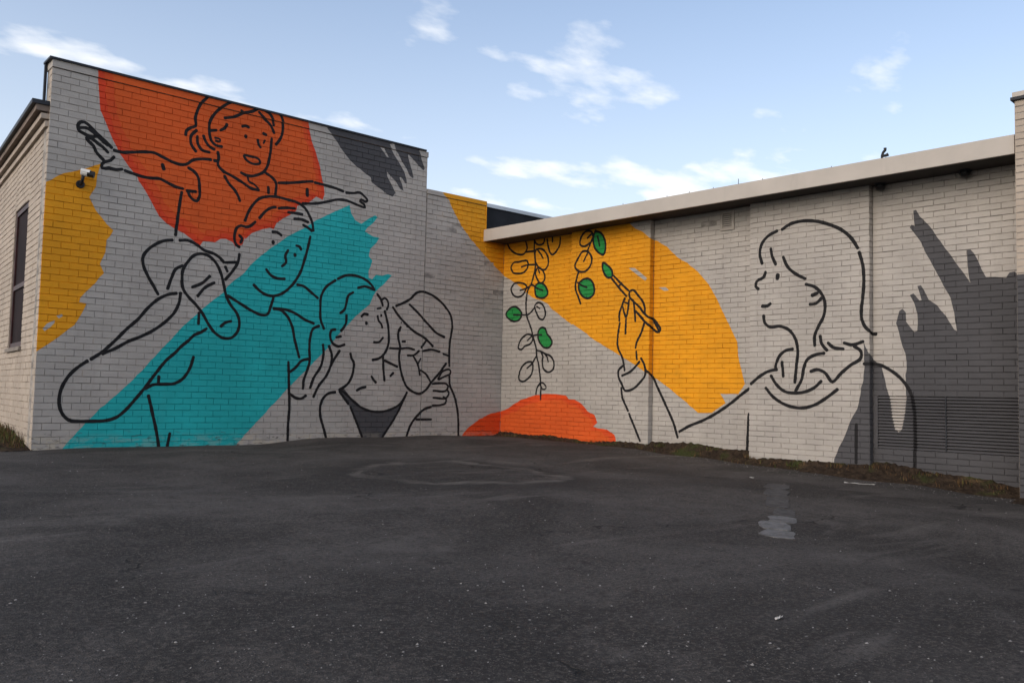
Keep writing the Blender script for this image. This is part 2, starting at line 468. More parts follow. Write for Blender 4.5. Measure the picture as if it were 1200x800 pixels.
def ragged(pts, amp=0.004, step=0.07):
    out = []
    for i in range(len(pts)):
        a, b = pts[i], pts[(i + 1) % len(pts)]
        L = math.hypot(b[0] - a[0], b[1] - a[1]); k = max(1, int(L / step))
        if L > 1.2: k = 1
        for q in range(k):
            t = q / k
            out.append((a[0] + (b[0] - a[0]) * t + random.gauss(0, amp) * (q > 0), a[1] + (b[1] - a[1]) * t + random.gauss(0, amp) * (q > 0)))
    return out

# mural outlines in wall millimetres (along the wall, up): s stroke, c closed stroke, d dot, f fill; second value is the brush width
MURAL = [
  ('patch_orange', 'L', 0, [
    ('f', 0, '2935,4593 2974,4310 3008,4016 3060,3911 3138,3744 3242,3546 3361,3400 3481,3270 3490,3241 3613,3074 3758,2839 3846,2766 3951,2712 4074,2668 4182,2604 4292,2538 4328,2597 4488,2606 4559,2661 4632,2671 4727,2638 4768,2583 4861,2623 4894,2738 4896,2701 4988,2798 5142,2874 5240,2907 5300,2897 5337,2985 5435,3069 5535,3132 5626,3206 5638,3274 5800,3335 5862,3396 5924,3454 5979,3440 6029,3425 6057,3509 6044,3609 6028,3686 6024,3670 5972,3879 5898,4082 5828,4225 5778,4392 5741,4525 5721,4674'),
  ]),
  ('patch_yellow_corner', 'L', 0, [
    ('f', 0, '2343,3008 2444,3026 2648,3175 2904,3285 3044,3364 3013,3212 3005,3076 2937,2940 3019,2789 3146,2648 3226,2581 3156,2457 3148,2300 3093,2159 3146,2052 3002,1862 2896,1730 2889,1679 2970,1670 2932,1571 2851,1408 2633,1210 2447,1063 2358,991'),
  ]),
  ('patch_teal', 'L', 0, [
    ('f', 0, '2748,-97 2843,42 3139,384 3542,785 3790,1080 4116,1477 4386,1744 4631,1963 4737,2104 4901,2246 5043,2424 5252,2618 5507,2823 5751,2974 5937,3118 6173,3254 6348,3351 6470,3426 6500,3314 6574,3215 6678,3175 6803,3272 6910,3338 6958,3319 6883,3217 6782,3130 6746,3073 6890,3015 7001,3012 6946,2921 6846,2818 6824,2714 6891,2655 6832,2492 6836,2391 6894,2373 6964,2450 7069,2446 7175,2485 7242,2469 7101,2318 6973,2204 6869,1999 6687,1842 6532,1690 6402,1562 6195,1309 6049,1166 5783,906 5585,711 5392,503 4905,-12 4864,-134'),
  ]),
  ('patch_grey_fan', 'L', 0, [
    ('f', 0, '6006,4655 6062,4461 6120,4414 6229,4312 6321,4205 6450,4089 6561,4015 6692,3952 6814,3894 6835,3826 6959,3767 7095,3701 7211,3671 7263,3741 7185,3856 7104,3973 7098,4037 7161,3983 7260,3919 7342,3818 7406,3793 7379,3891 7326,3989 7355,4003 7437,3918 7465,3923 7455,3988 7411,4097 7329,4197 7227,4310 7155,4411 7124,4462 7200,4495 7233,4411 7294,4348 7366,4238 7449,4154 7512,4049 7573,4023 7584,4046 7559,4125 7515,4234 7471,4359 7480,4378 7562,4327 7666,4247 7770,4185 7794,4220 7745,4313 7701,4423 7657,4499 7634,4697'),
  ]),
  ('patch_yellow_arc_upper', 'L', 0, [
    ('f', 0, '7966,4151 8179,3861 8290,3803 8408,3599 8553,3420 8729,3243 8936,3090 9208,2895 9501,2697 10077,2298 10010,4609'),
  ]),
  ('patch_orange_mound_end', 'L', 0, [
    ('f', 0, '8652,10 8736,104 8880,207 9027,299 9237,380 9484,428 9735,526 9783,-7'),
  ]),
  ('painted_child', 'L', 2, [
    ('s', 40, '3158,3583 3067,3661 2968,3731 2888,3802 2838,3827 2794,3816 2769,3770 2779,3718 2833,3690 2910,3669 2993,3687'),
    ('s', 40, '2788,3746 2860,3762 2914,3744 3009,3674 3114,3604'),
    ('s', 40, '2870,3643 2882,3621 2921,3588 2953,3562 2987,3494 3044,3439 3085,3397 3056,3358 3062,3317 3142,3331 3221,3326 3292,3345'),
    ('s', 40, '2881,3646 2934,3646 2997,3604 3061,3568 3118,3517'),
    ('s', 40, '3085,3397 3153,3427 3190,3477'),
    ('s', 40, '3186,3560 3258,3553 3401,3579 3547,3612 3662,3624 3765,3592 3886,3555 3990,3540 4059,3554 4153,3630 4268,3667 4385,3681'),
    ('s', 40, '3324,3334 3414,3317 3528,3299 3628,3297 3744,3310 3847,3276 3952,3242 4039,3235'),
    ('s', 46, '3769,3497 3789,3440'),
    ('s', 40, '4096,3517 4178,3479 4225,3425 4246,3339 4250,3291 4253,3166 4223,3107 4176,3117 4121,3170 4101,3215'),
    ('s', 40, '4089,3216 4207,3226'),
    ('s', 40, '4024,3189 4003,3000 3985,2787 3972,2627'),
    ('s', 40, '4328,4532 4277,4464 4225,4397 4177,4277 4155,4182 4163,4076 4107,4046 4048,3988 4042,3933'),
    ('s', 40, '4673,4529 4599,4489 4491,4398 4386,4263 4345,4163 4346,4063 4356,3993 4383,3926 4440,3883 4523,3882'),
    ('s', 40, '4362,4063 4440,4084'),
    ('s', 30, '4426,3981 4495,3975 4492,3945 4437,3946'),
    ('s', 40, '4180,4026 4112,3939 4117,3833 4183,3748'),
    ('s', 40, '4192,3948 4205,3852 4262,3783 4362,3773'),
    ('s', 40, '4272,3974 4302,3908 4359,3848 4424,3825'),
    ('s', 40, '4495,4096 4558,4147 4578,4197'),
    ('s', 40, '4543,4272 4682,4323 4793,4396 4907,4442 5022,4520'),
    ('s', 40, '4763,4421 4803,4398'),
    ('s', 40, '5014,4458 5107,4384 5189,4327 5250,4226'),
    ('s', 40, '5082,4508 5184,4459 5227,4383 5238,4328'),
    ('s', 40, '5210,4542 5335,4485 5374,4369 5366,4232 5329,4138 5281,4070'),
    ('s', 40, '5217,4142 5212,4027 5193,3852 5164,3732 5118,3657 5041,3605 4945,3568 4868,3567 4800,3588'),
    ('s', 40, '4791,4214 4835,4233 4882,4223'),
    ('d', 55, '4845,4090'),
    ('s', 40, '5091,4187 5136,4174'),
    ('s', 40, '5017,4080 5033,4018 5060,3986'),
    ('s', 30, '5119,4093 5101,4051'),
    ('c', 34, '4828,3825 4914,3833 5052,3805 5064,3769 4996,3741 4898,3755 4848,3792'),
    ('s', 40, '4471,3799 4487,3729 4478,3636 4546,3567 4679,3519 4834,3455 4952,3402 5060,3396'),
    ('s', 40, '4427,3677 4476,3679'),
    ('s', 28, '4897,3554 4909,3496 4989,3464 5049,3419'),
    ('s', 40, '4577,3500 4627,3426 4735,3322 4776,3264 4801,3204'),
    ('s', 40, '5128,3659 5230,3612 5296,3558 5304,3369'),
    ('s', 40, '5196,3464 5201,3379'),
    ('s', 40, '5343,3547 5578,3593 5787,3647 5862,3660'),
    ('s', 40, '5894,3651 6047,3645 6202,3633 6361,3606'),
    ('s', 38, '6407,3594 6544,3612 6636,3638 6707,3599 6769,3537 6734,3515 6663,3536 6641,3508 6712,3477 6733,3429 6667,3434 6550,3456 6411,3482 6276,3471 6122,3419 5949,3361 5715,3322'),
    ('s', 46, '5781,3538 5787,3442'),
  ]),
  ('painted_man', 'L', 3, [
    ('s', 40, '4885,2949 4919,3056 4991,3189 5084,3289 5182,3328 5321,3348 5485,3337 5653,3317 5761,3257 5839,3152 5886,3052 5901,2960'),
    ('s', 40, '5086,3017 5171,3124 5248,3184 5317,3204'),
    ('s', 40, '5358,3196 5490,3223 5604,3232'),
    ('s', 40, '5503,3162 5617,3170 5722,3167'),
    ('s', 40, '5599,3086 5704,3096 5815,3070'),
    ('s', 40, '5738,3020 5814,2992 5880,2953'),
    ('s', 40, '5030,2958 4955,2886 4898,2868 4831,2877 4775,2841 4750,2764 4748,2681 4776,2612 4821,2586'),
    ('s', 40, '4814,2742 4854,2705 4833,2647'),
    ('s', 40, '4825,2493 4814,2397 4744,2261 4647,2132'),
    ('s', 40, '4637,2357 4805,2381'),
    ('s', 40, '4639,2303 4670,2243'),
    ('s', 40, '4026,2568 4130,2582 4238,2549 4348,2483 4476,2455 4570,2403 4619,2355'),
    ('s', 40, '3936,2560 3843,2541 3729,2477 3633,2387 3588,2305 3592,2220 3647,2090 3737,1946 3791,1857'),
    ('c', 40, '4222,2401 4301,2432 4391,2425 4504,2346 4583,2211 4627,2071 4671,1913 4731,1810 4830,1691 4864,1584 4841,1455 4751,1368 4658,1362 4545,1418 4450,1527 4363,1663 4278,1762 4167,1866 4103,1948 4079,2085 4091,2209 4147,2312'),
    ('s', 40, '4215,1990 4336,2050 4439,2156'),
    ('s', 40, '4290,1881 4383,2002 4501,2076'),
    ('s', 40, '4614,1512 4677,1570 4750,1590'),
    ('s', 40, '4316,1668 4317,1527'),
    ('s', 40, '3905,1937 3950,2089 3996,2198 4080,2252'),
    ('s', 40, '4019,1891 3926,1870 3810,1807 3683,1685 3560,1523 3452,1415 3291,1230 3173,1109 3048,1013'),
    ('s', 40, '4070,1901 4058,1786 4012,1661 3907,1532 3762,1410 3602,1315 3460,1248 3333,1166 3174,1084'),
    ('s', 40, '3011,992 2917,919 2819,812 2753,683 2729,572 2735,461 2776,359 2845,295 2949,282 3099,282 3251,290 3358,322 3449,393 3555,518 3677,679 3800,860 3926,1035 4057,1162 4093,1207 4193,1299 4277,1383 4364,1424 4425,1472'),
    ('s', 40, '3693,680 3773,727 3906,740 4041,751 4142,810 4207,899 4247,999 4271,1098'),
    ('s', 40, '3848,836 3847,759'),
    ('s', 40, '3733,596 3790,386 3850,150 3887,-28'),
    ('s', 40, '4016,127 3993,-30'),
    ('s', 40, '5857,2872 5825,2712 5780,2532 5714,2331 5690,2285 5572,2120 5434,2012 5334,1980 5254,1980 5134,2030 5042,2104'),
    ('s', 40, '5335,1965 5300,1831 5246,1714 5167,1708 5048,1745 4872,1831 4689,1924'),
    ('s', 40, '5684,2170 5779,2160 5888,2093 6009,2011'),
    ('s', 40, '5214,2332 5287,2256 5379,2228 5491,2231'),
    ('s', 40, '5525,2635 5487,2553 5501,2460 5443,2402'),
    ('s', 40, '5282,2858 5352,2862 5415,2826'),
    ('d', 58, '5298,2715'),
    ('s', 40, '5646,2714 5699,2705 5721,2669'),
    ('d', 56, '5631,2581'),
    ('s', 40, '5341,1806 5443,1796 5548,1719 5625,1592 5674,1405 5722,1255 5753,1162'),
    ('s', 40, '5341,1810 5544,1804 5670,1767 5819,1692 5960,1648'),
    ('s', 40, '5890,1143 5796,1116 5706,1017 5626,954'),
    ('s', 40, '5594,1088 5612,806 5633,430 5625,243 5626,14'),
    ('s', 40, '5639,647 5723,597 5807,587 5879,632'),
  ]),
  ('dress_fill', 'L', 1, [
    ('f', 0, '6384,724 6485,740 6603,614 6768,497 6958,428 7125,418 7317,460 7463,534 7577,695 7395,348 7232,123 7165,-12 6822,-6 6709,238 6597,475 6491,583'),
  ]),
  ('painted_woman', 'L', 4, [
    ('s', 40, '6124,1583 6065,1715 6054,1870 6062,2047 6133,2181 6283,2295'),
    ('s', 40, '6316,2318 6460,2387 6620,2397 6761,2365 6881,2296 6943,2221'),
    ('s', 40, '6661,2223 6765,2254 6859,2243 6944,2217'),
    ('s', 40, '6583,2149 6505,2098 6475,1985 6445,1883 6380,1828'),
    ('s', 40, '6482,1806 6482,1707 6444,1624 6401,1572'),
    ('s', 40, '6311,1586 6245,1571 6227,1492 6263,1396 6365,1346 6465,1378'),
    ('s', 40, '6327,1474 6404,1493'),
    ('s', 40, '6047,1620 5952,1571 5914,1453 5906,1279 5917,1126 5885,986 5838,850 5829,726'),
    ('s', 40, '6118,1358 6132,1232 6130,1208 6087,1032 5996,893 5938,738'),
    ('s', 40, '6215,1344 6259,1239 6265,1214 6249,1057 6189,919 6065,760 5996,615'),
    ('s', 40, '6390,1285 6285,1122 6255,1062'),
    ('s', 40, '6568,1254 6610,1156 6616,1151 6628,1032 6603,912 6506,780 6407,725'),
    ('s', 40, '6993,2164 7069,2078 7096,1998'),
    ('s', 34, '7069,2074 7128,2115 7183,2078 7193,1996 7171,1943'),
    ('s', 40, '7135,1919 7190,1758 7222,1554 7215,1409 7147,1272 7065,1206 6947,1175'),
    ('s', 32, '7002,1945 7066,1959'),
    ('d', 40, '7077,1849'),
    ('s', 34, '7013,1837 7032,1767 7082,1719 7101,1665'),
    ('s', 36, '6961,1440 7044,1444 7121,1517'),
    ('s', 40, '6735,1806 6780,1850 6839,1844'),
    ('d', 56, '6821,1715'),
    ('s', 40, '7131,1235 7145,1051 7168,878'),
    ('s', 40, '7157,1179 7268,1138 7393,1092'),
    ('s', 40, '6939,932 6976,883 7018,843'),
    ('s', 40, '7322,996 7275,949'),
    ('s', 40, '6695,719 6758,752 6846,774'),
    ('s', 40, '6341,688 6243,671 6158,607 6114,510 6114,356 6164,202 6225,17'),
    ('s', 36, '6418,725 6510,672 6651,555 6792,467 6958,418 7149,414 7318,456 7463,534 7582,708'),
    ('s', 40, '6408,699 6561,524'),
    ('s', 36, '6601,475 6708,257 6834,-7'),
    ('s', 36, '7563,666 7395,358 7140,2'),
    ('s', 40, '8047,491 7917,454 7791,358 7669,212 7588,22'),
    ('s', 34, '8061,850 8220,864 8328,856 8370,814 8345,770 8078,743'),
    ('s', 34, '8345,766 8387,717 8362,658 8081,632'),
    ('s', 34, '8281,650 8331,618 8325,553 8258,527 8072,512'),
    ('s', 32, '8164,927 8267,1060 8403,1072 8410,1033 8297,975 8178,921'),
    ('s', 36, '7768,295 8054,295'),
  ]),
  ('painted_baby', 'L', 5, [
    ('s', 40, '7334,2013 7457,2066 7606,2153 7705,2247 7807,2278 7939,2259 8100,2198 8266,2082 8380,1949 8419,1776 8392,1599 8375,1445 8376,1271 8380,1140'),
    ('s', 40, '7281,1988 7364,1891 7519,1756 7675,1651 7885,1558 8047,1439'),
    ('s', 40, '7584,2056 7742,1942 7956,1766 8119,1647 8269,1596'),
    ('s', 34, '7925,1528 7825,1405'),
    ('s', 40, '7433,1697 7397,1643 7397,1518 7431,1395 7418,1248 7441,1104 7492,939 7572,795 7702,714 7818,691 7933,751 8034,870 8188,1025 8317,1181'),
    ('s', 34, '7466,1480 7523,1483'),
    ('d', 44, '7550,1722'),
    ('d', 26, '7438,1767'),
    ('s', 28, '7418,1634 7426,1670'),
    ('s', 34, '7247,1368 7432,1370 7582,1386 7698,1367'),
    ('s', 36, '7853,1354 8022,1384 8183,1359'),
    ('s', 36, '8251,1330 8361,1303'),
    ('s', 34, '7788,1354 7688,1282 7574,1272'),
    ('s', 34, '7676,1271 7770,1138 7814,981'),
    ('s', 30, '7818,1235 7770,1148'),
    ('s', 34, '7825,1055 7931,995 8013,891'),
    ('s', 40, '8387,977 8396,858 8499,664 8561,469 8589,294 8597,43'),
  ]),
  ('patch_yellow_arc', 'R', 0, [
    ('f', 0, '-702,4172 -662,3110 -44,2727 312,2554 677,2302 872,2241 1007,2184 1178,2051 1419,1904 1546,1831 1777,1805 2244,1529 2525,1395 2654,1330 2932,1190 3176,1055 3371,978 3649,808 3876,659 4070,518 4284,526 4496,661 4412,783 4681,780 4780,914 4729,1092 4677,1288 4663,1468 4586,1605 4468,1825 4335,2074 4208,2268 4055,2432 3876,2578 3711,2671 3529,2842 3356,2947 3252,2969 3206,2977 3074,3086 2935,3152 2840,3233 2544,3745'),
  ]),
  ('patch_orange_mound', 'R', 0, [
    ('f', 0, '-214,-271 -236,359 33,434 209,493 473,627 731,690 984,732 1262,732 1473,713 1528,661 1828,655 1944,610 2088,486 2229,437 2286,323 2205,257 2479,226 2613,160 2641,90 2620,-220'),
  ]),
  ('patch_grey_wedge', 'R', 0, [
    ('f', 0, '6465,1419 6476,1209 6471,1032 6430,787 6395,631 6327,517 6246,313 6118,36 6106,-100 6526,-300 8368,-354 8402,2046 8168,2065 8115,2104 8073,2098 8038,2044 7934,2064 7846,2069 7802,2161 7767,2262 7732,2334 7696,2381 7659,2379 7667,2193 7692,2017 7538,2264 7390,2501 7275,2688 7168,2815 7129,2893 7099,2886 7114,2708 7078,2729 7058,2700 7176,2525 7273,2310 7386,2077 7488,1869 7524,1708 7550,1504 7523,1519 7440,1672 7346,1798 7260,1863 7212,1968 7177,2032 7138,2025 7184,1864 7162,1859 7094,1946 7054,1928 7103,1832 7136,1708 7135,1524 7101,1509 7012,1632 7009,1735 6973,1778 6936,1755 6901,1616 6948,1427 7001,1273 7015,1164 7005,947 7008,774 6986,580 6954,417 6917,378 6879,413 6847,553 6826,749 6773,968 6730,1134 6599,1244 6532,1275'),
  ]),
  ('leaf_fill', 'R', 1, [
    ('f', 0, '750,2465 845,2520 941,2492 1010,2418 1040,2333 985,2282 871,2275 784,2309 752,2395'),
    ('f', 0, '83,2039 183,2148 304,2163 407,2107 459,2027 412,1952 292,1922 168,1963'),
    ('f', 0, '848,1738 904,1791 999,1773 1039,1689 1116,1619 1154,1550 1101,1477 1008,1465 892,1543 841,1641'),
    ('f', 0, '2179,3187 2300,3156 2371,3055 2393,2945 2356,2825 2246,2875 2163,2985 2150,3096'),
    ('f', 0, '1877,2431 1969,2486 2093,2476 2176,2376 2179,2252 2079,2189 1965,2220 1891,2303'),
  ]),
  ('brush_tip', 'R', 1, [
    ('f', 0, '2339,2703 2448,2647 2528,2548 2530,2487 2452,2470 2372,2546 2341,2626'),
  ]),
  ('painted_plant', 'R', 2, [
    ('s', 34, '717,3281 712,3126 731,2998 749,2856 742,2745 707,2636 661,2513 595,2434 568,2351 553,2212 556,2085 568,2014 631,1885 693,1757 725,1659 767,1561 809,1449 821,1339 863,1214 896,1063 919,927 927,641'),
    ('s', 34, '85,3238 119,3176 193,3110 338,3038 478,3031 546,3102 511,3248'),
    ('s', 34, '537,3057 718,3053'),
    ('s', 34, '708,3239 769,3162 847,3140 923,3159 943,3240'),
    ('s', 34, '1001,3220 1039,3063 1117,2952 1227,3016 1288,3132 1286,3215'),
    ('s', 34, '1119,3227 1121,3158'),
    ('c', 34, '752,3066 868,3075 965,3016 1034,2898 1028,2788 963,2725 858,2755 758,2855 732,2970'),
    ('s', 30, '791,3062 870,2984 920,2916'),
    ('c', 34, '583,2858 551,2910 482,2917 362,2907 240,2904 181,2838 225,2748 348,2715 488,2725 565,2789'),
    ('s', 30, '425,2816 524,2835 740,2829'),
    ('c', 34, '800,2768 897,2731 956,2657 958,2560 884,2510 795,2587 754,2688'),
    ('s', 28, '820,2738 850,2679'),
    ('c', 34, '564,2478 513,2525 393,2555 252,2545 193,2463 237,2374 360,2323 479,2357 536,2424'),
    ('s', 30, '407,2426 516,2447 672,2498'),
    ('s', 30, '671,2505 750,2472'),
    ('c', 34, '750,2465 845,2520 941,2492 1010,2418 1040,2333 985,2282 871,2275 784,2309 752,2395'),
    ('s', 30, '711,2488 809,2432 925,2396'),
    ('c', 34, '83,2039 183,2148 304,2163 407,2107 459,2027 412,1952 292,1922 168,1963'),
    ('s', 30, '268,2030 588,2013'),
    ('c', 34, '759,2157 816,2203 912,2176 971,2104 993,1993 938,1920 861,1944 801,2030 761,2102'),
    ('s', 30, '569,2000 665,2051 741,2117'),
    ('s', 28, '798,2141 867,2103'),
    ('c', 34, '848,1738 904,1791 999,1773 1039,1689 1116,1619 1154,1550 1101,1477 1008,1465 892,1543 841,1641'),
    ('s', 30, '696,1667 821,1681 926,1677'),
    ('c', 34, '716,1659 617,1697 500,1652 414,1557 396,1472 467,1450 544,1504 661,1536 718,1590'),
    ('s', 30, '696,1660 601,1593'),
    ('c', 34, '728,1230 631,1245 515,1190 439,1079 433,953 503,925 620,967 714,1050 740,1160'),
    ('s', 30, '803,1325 738,1236'),
    ('s', 30, '710,1209 605,1141'),
    ('c', 34, '915,1406 1010,1370 1123,1334 1200,1238 1193,1130 1093,1077 979,1131 948,1241 958,1336'),
    ('s', 30, '819,1428 915,1412'),
    ('s', 30, '1010,1363 1059,1307 1079,1239'),
    ('s', 30, '910,900 845,831 820,721'),
    ('c', 28, '929,906 1024,873 1044,826 969,805 930,852'),
    ('c', 34, '2118,3194 1994,3217 1903,3140 1884,3031 1958,2992 2060,3020 2140,3089'),
    ('s', 30, '2108,3164 2027,3110'),
    ('c', 34, '2179,3187 2300,3156 2371,3055 2393,2945 2356,2825 2246,2875 2163,2985 2150,3096'),
    ('s', 30, '2230,3118 2263,3021 2274,2965'),
    ('s', 32, '2198,3216 2101,3039 2042,2920'),
    ('c', 34, '2042,2904 1939,2915 1858,2828 1787,2692 1863,2621 2008,2609 2098,2679 2126,2786 2084,2868'),
    ('s', 30, '2043,2888 1963,2762'),
    ('s', 34, '1863,2606 1824,2498 1806,2357 1872,2210 1916,2113'),
    ('c', 34, '1877,2431 1969,2486 2093,2476 2176,2376 2179,2252 2079,2189 1965,2220 1891,2303'),
    ('s', 30, '1846,2449 1951,2386 2044,2355'),
  ]),
  ('painted_painter', 'R', 3, [
    ('c', 34, '2339,2703 2448,2647 2528,2548 2530,2487 2452,2470 2372,2546 2341,2626'),
    ('s', 34, '2555,2492 2692,2368 2836,2252'),
    ('s', 34, '2517,2457 2655,2310 2800,2172'),
    ('s', 28, '2645,2329 2711,2366'),
    ('c', 34, '2850,2176 2857,2235 2910,2254 3013,2165 3106,2056 3135,1966 3127,1905 3053,1986 2941,2081'),
    ('s', 38, '3127,1905 3200,1846 3307,1824 3386,1747 3431,1672 3405,1641 3294,1691 3165,1760 3055,1868 2971,1946'),
    ('s', 34, '3307,1817 3405,1659'),
    ('s', 34, '2932,2082 2953,1947 2968,1798'),
    ('s', 34, '2768,2144 2717,2035 2672,1917 2674,1819'),
    ('s', 34, '2736,2019 2757,1943 2796,1866 2831,1983 2847,2117'),
    ('s', 34, '2796,1851 2791,1627'),
    ('s', 28, '2769,2084 2830,2065'),
    ('s', 34, '2684,1789 2658,1647 2652,1437 2744,1271 2785,1093'),
    ('s', 34, '3129,1776 3077,1632 2988,1473 2980,1415'),
    ('s', 34, '2990,1365 3004,1248'),
    ('s', 36, '2753,1162 2671,1093 2673,1004 2738,895 2790,807 2913,818 3058,916 3153,1033 3138,1168 3077,1266'),
    ('s', 36, '2736,1018 2884,1073 3053,1218'),
    ('s', 36, '2726,845 2741,737 2857,513'),
    ('s', 36, '2875,475 2972,293 3077,95'),
    ('s', 38, '3164,1091 3214,1062 3307,1007 3393,862 3536,616 3678,355 3743,171'),
    ('s', 40, '3769,252 3924,333 4162,425 4373,532 4578,663 4738,781 4841,853'),
    ('s', 40, '5015,913 5140,1009 5273,1077 5375,1094'),
    ('s', 40, '4839,528 4829,317 4817,54'),
    ('s', 40, '5166,2443 5133,2569 5155,2690 5241,2786 5374,2840'),
    ('s', 42, '5439,2849 5550,2904 5677,2922 5891,2895 6064,2831 6216,2746 6332,2634 6406,2512'),
    ('s', 40, '6422,2462 6462,2321 6477,2128 6461,1905 6448,1804 6452,1676 6500,1570 6594,1509 6672,1502'),
    ('s', 40, '5286,2623 5309,2516 5356,2416'),
    ('s', 40, '5455,2502 5514,2376 5642,2262 5750,2203'),
    ('s', 40, '5759,2135 5874,2092 5961,2003 6004,1885 6004,1829 5986,1731 5926,1618 5874,1504 5874,1380'),
    ('s', 44, '5839,1991 5909,2015'),
    ('s', 40, '5812,1884 5891,1891 5961,1953'),
    ('s', 40, '5215,2333 5186,2266 5090,2221 5077,2160 5116,2122'),
    ('s', 56, '5385,2281 5378,2236'),
    ('s', 44, '5169,1900 5245,1899 5283,1925'),
    ('s', 40, '5189,1779 5208,1683 5256,1638 5425,1631 5535,1584 5626,1462 5653,1344 5636,1126 5618,933'),
    ('s', 40, '5995,1287 5892,1272 5769,1200 5734,1109 5708,976 5627,833'),
    ('s', 40, '5590,1345 5499,1330 5417,1272 5370,1179 5352,1094'),
    ('s', 40, '5445,1187 5464,1009'),
    ('s', 40, '5296,1017 5371,907 5482,823 5628,805 5770,827 5875,877 5957,952'),
    ('s', 40, '5225,863 5308,769 5387,711 5542,643 5706,624 5866,662 6011,746 6158,855'),
    ('s', 40, '5943,1494 5961,1403 6029,1319'),
    ('s', 40, '6043,1409 6097,1358 6231,1331'),
    ('s', 40, '6239,1403 6330,1377 6467,1413'),
    ('s', 40, '6362,1360 6443,1294 6443,1231 6313,1137 6197,1041 6097,944 5995,1058 5900,1091 5822,1067'),
    ('s', 38, '6476,1154 6708,1145 6839,1078 6967,969 7051,840 7088,669 7100,391 7098,-3'),
    ('s', 38, '6384,452 6380,9'),
  ]),
  ('bare_fleck_a', 'L', 1, [
    ('f', 0, '2515,1341 2557,1403 2635,1448 2636,1418 2586,1355 2535,1313'),
    ('f', 0, '2650,1499 2704,1523 2723,1504 2679,1471'),
  ]),
  ('bare_slit', 'L', 1, [
    ('f', 0, '6965,4384 7031,4385 7122,4259 7084,4264 7034,4320'),
  ]),
  ('bare_fleck_b', 'R', 1, [
    ('f', 0, '2833,2581 2945,2571 3038,2504 3167,2404 3131,2370 3021,2446 2927,2513'),
    ('f', 0, '3396,2272 3514,2267 3572,2220 3491,2216'),
  ]),
]
# ------------------------------------------------------------------ the ground
CTRL = [(2.46, 11, -.045), (1.0, 12.5, .02), (0, 8, -.06), (4.7, 11, -.035), (6.25, 11, .030), (7.9, 11, .043), (9.2, 10.8, .03), (9.2, 9.6, .01), (9.25, 8.3, .015), (9.3, 7.1, -.05), (9.36, 6.1, -.10),
        (9.4, 5.2, -.118), (9.45, 4.4, -.163), (9.5, 3.3, -.225), (9.5, 1.0, -.26), (6, 2, -.19), (3, 3, -.15), (0, 0, -.14), (3.5, 6, -.08), (6, 6, -.08), (6, 8.5, -.03), (-4, 4, -.14), (4, -3, -.2), (0, -8, -.2), (-10, 0, -.15), (12, -4, -.3), (-6, 12, -.05), (3, 16, .0), (12, 8, 0)]
def gz(x, y):
    sw = sz = 0
    for a, b, c in CTRL:
        w = 1.0 / ((x - a) ** 2 + (y - b) ** 2 + 0.35) ** 2
        sw += w; sz += w * c
    z = sz / sw
    z += 0.010 * math.sin(x * 1.9 + 0.7 * y) * math.cos(y * 1.3 - 0.4 * x) + 0.006 * math.sin(3.7 * x - 2.1 * y + 1)
    return z
def axis(lo, hi, f0, f1, fine):
    r = []; x = f0
    while x <= f1 + 1e-6: r.append(x); x += fine
    st = fine; x = f0; pre = []
    while x > lo: st *= 1.5; x -= st; pre.append(x)
    st = fine; x = r[-1]; post = []
    while x < hi: st *= 1.5; x += st; post.append(x)
    return pre[::-1] + r + post
gx, gy = axis(-400, 400, -3.5, 11, 0.16), axis(-400, 400, -2.0, 14, 0.16)
V = [(x, y, gz(x, y)) for y in gy for x in gx]; W_ = len(gx)
F = [(j * W_ + i, j * W_ + i + 1, (j + 1) * W_ + i + 1, (j + 1) * W_ + i) for j in range(len(gy) - 1) for i in range(W_ - 1)]
k = NT('asphalt')
big = k.noise(0.55, 5, 0.6, None, 0.6); mid = k.noise(3.2, 6, 0.65); fin = k.noise(120.0, 3, 0.7)
base = k.mix(k.rng(big, 0.36, 0.66), (0.0250, 0.0225, 0.0205), (0.0800, 0.0720, 0.0660))
base = k.mix(k.rng(mid, 0.35, 0.75, 0, 0.55), base, (0.0354, 0.0310, 0.0273))
sweep = k.noise(1.1, 4, 0.6, k.vec((0.5, 1.7, 1), (0, 0, 0.75)), 0.9)
base = k.mix(k.rng(sweep, 0.55, 0.70, 0, 0.5), base, (0.1227, 0.1096, 0.0968))
vo = k.n('ShaderNodeTexVoronoi'); vo.inputs['Scale'].default_value = 130.0; k.link(k.pos, vo.inputs['Vector'])
chip = k.rng(vo.outputs['Distance'], 0.48, 0.22)
vc = k.n('ShaderNodeSeparateColor'); k.link(vo.outputs['Color'], vc.inputs[0])
worn = k.rng(k.noise(0.9, 5, 0.65, None, 0.4), 0.36, 0.62, 0.35, 1.0)
base = k.mix(k.math('MULTIPLY', chip, k.rng(vc.outputs[2], 0.75, 0.2, 0, 0.8)), base, (0.0187, 0.0165, 0.0150))
base = k.mix(k.math('MULTIPLY', worn, k.math('MULTIPLY', chip, k.rng(vc.outputs[0], 0.55, 0.95))), base, (0.1404, 0.1212, 0.1056))
base = k.mix(k.math('MULTIPLY', worn, k.math('MULTIPLY', chip, k.rng(vc.outputs[1], 0.965, 0.985))), base, (0.2600, 0.2279, 0.1980))
clod = k.noise(26.0, 4, 0.7)
base = k.mix(k.rng(clod, 0.52, 0.7, 0, 0.55), base, (0.0250, 0.0213, 0.0194))
crk = k.n('ShaderNodeTexVoronoi', feature='DISTANCE_TO_EDGE'); crk.inputs['Scale'].default_value = 0.42
wv = k.n('ShaderNodeVectorMath', operation='ADD'); nn = k.n('ShaderNodeTexNoise'); nn.inputs['Scale'].default_value = 1.8; nn.inputs['Detail'].default_value = 6; k.link(k.pos, nn.inputs['Vector'])
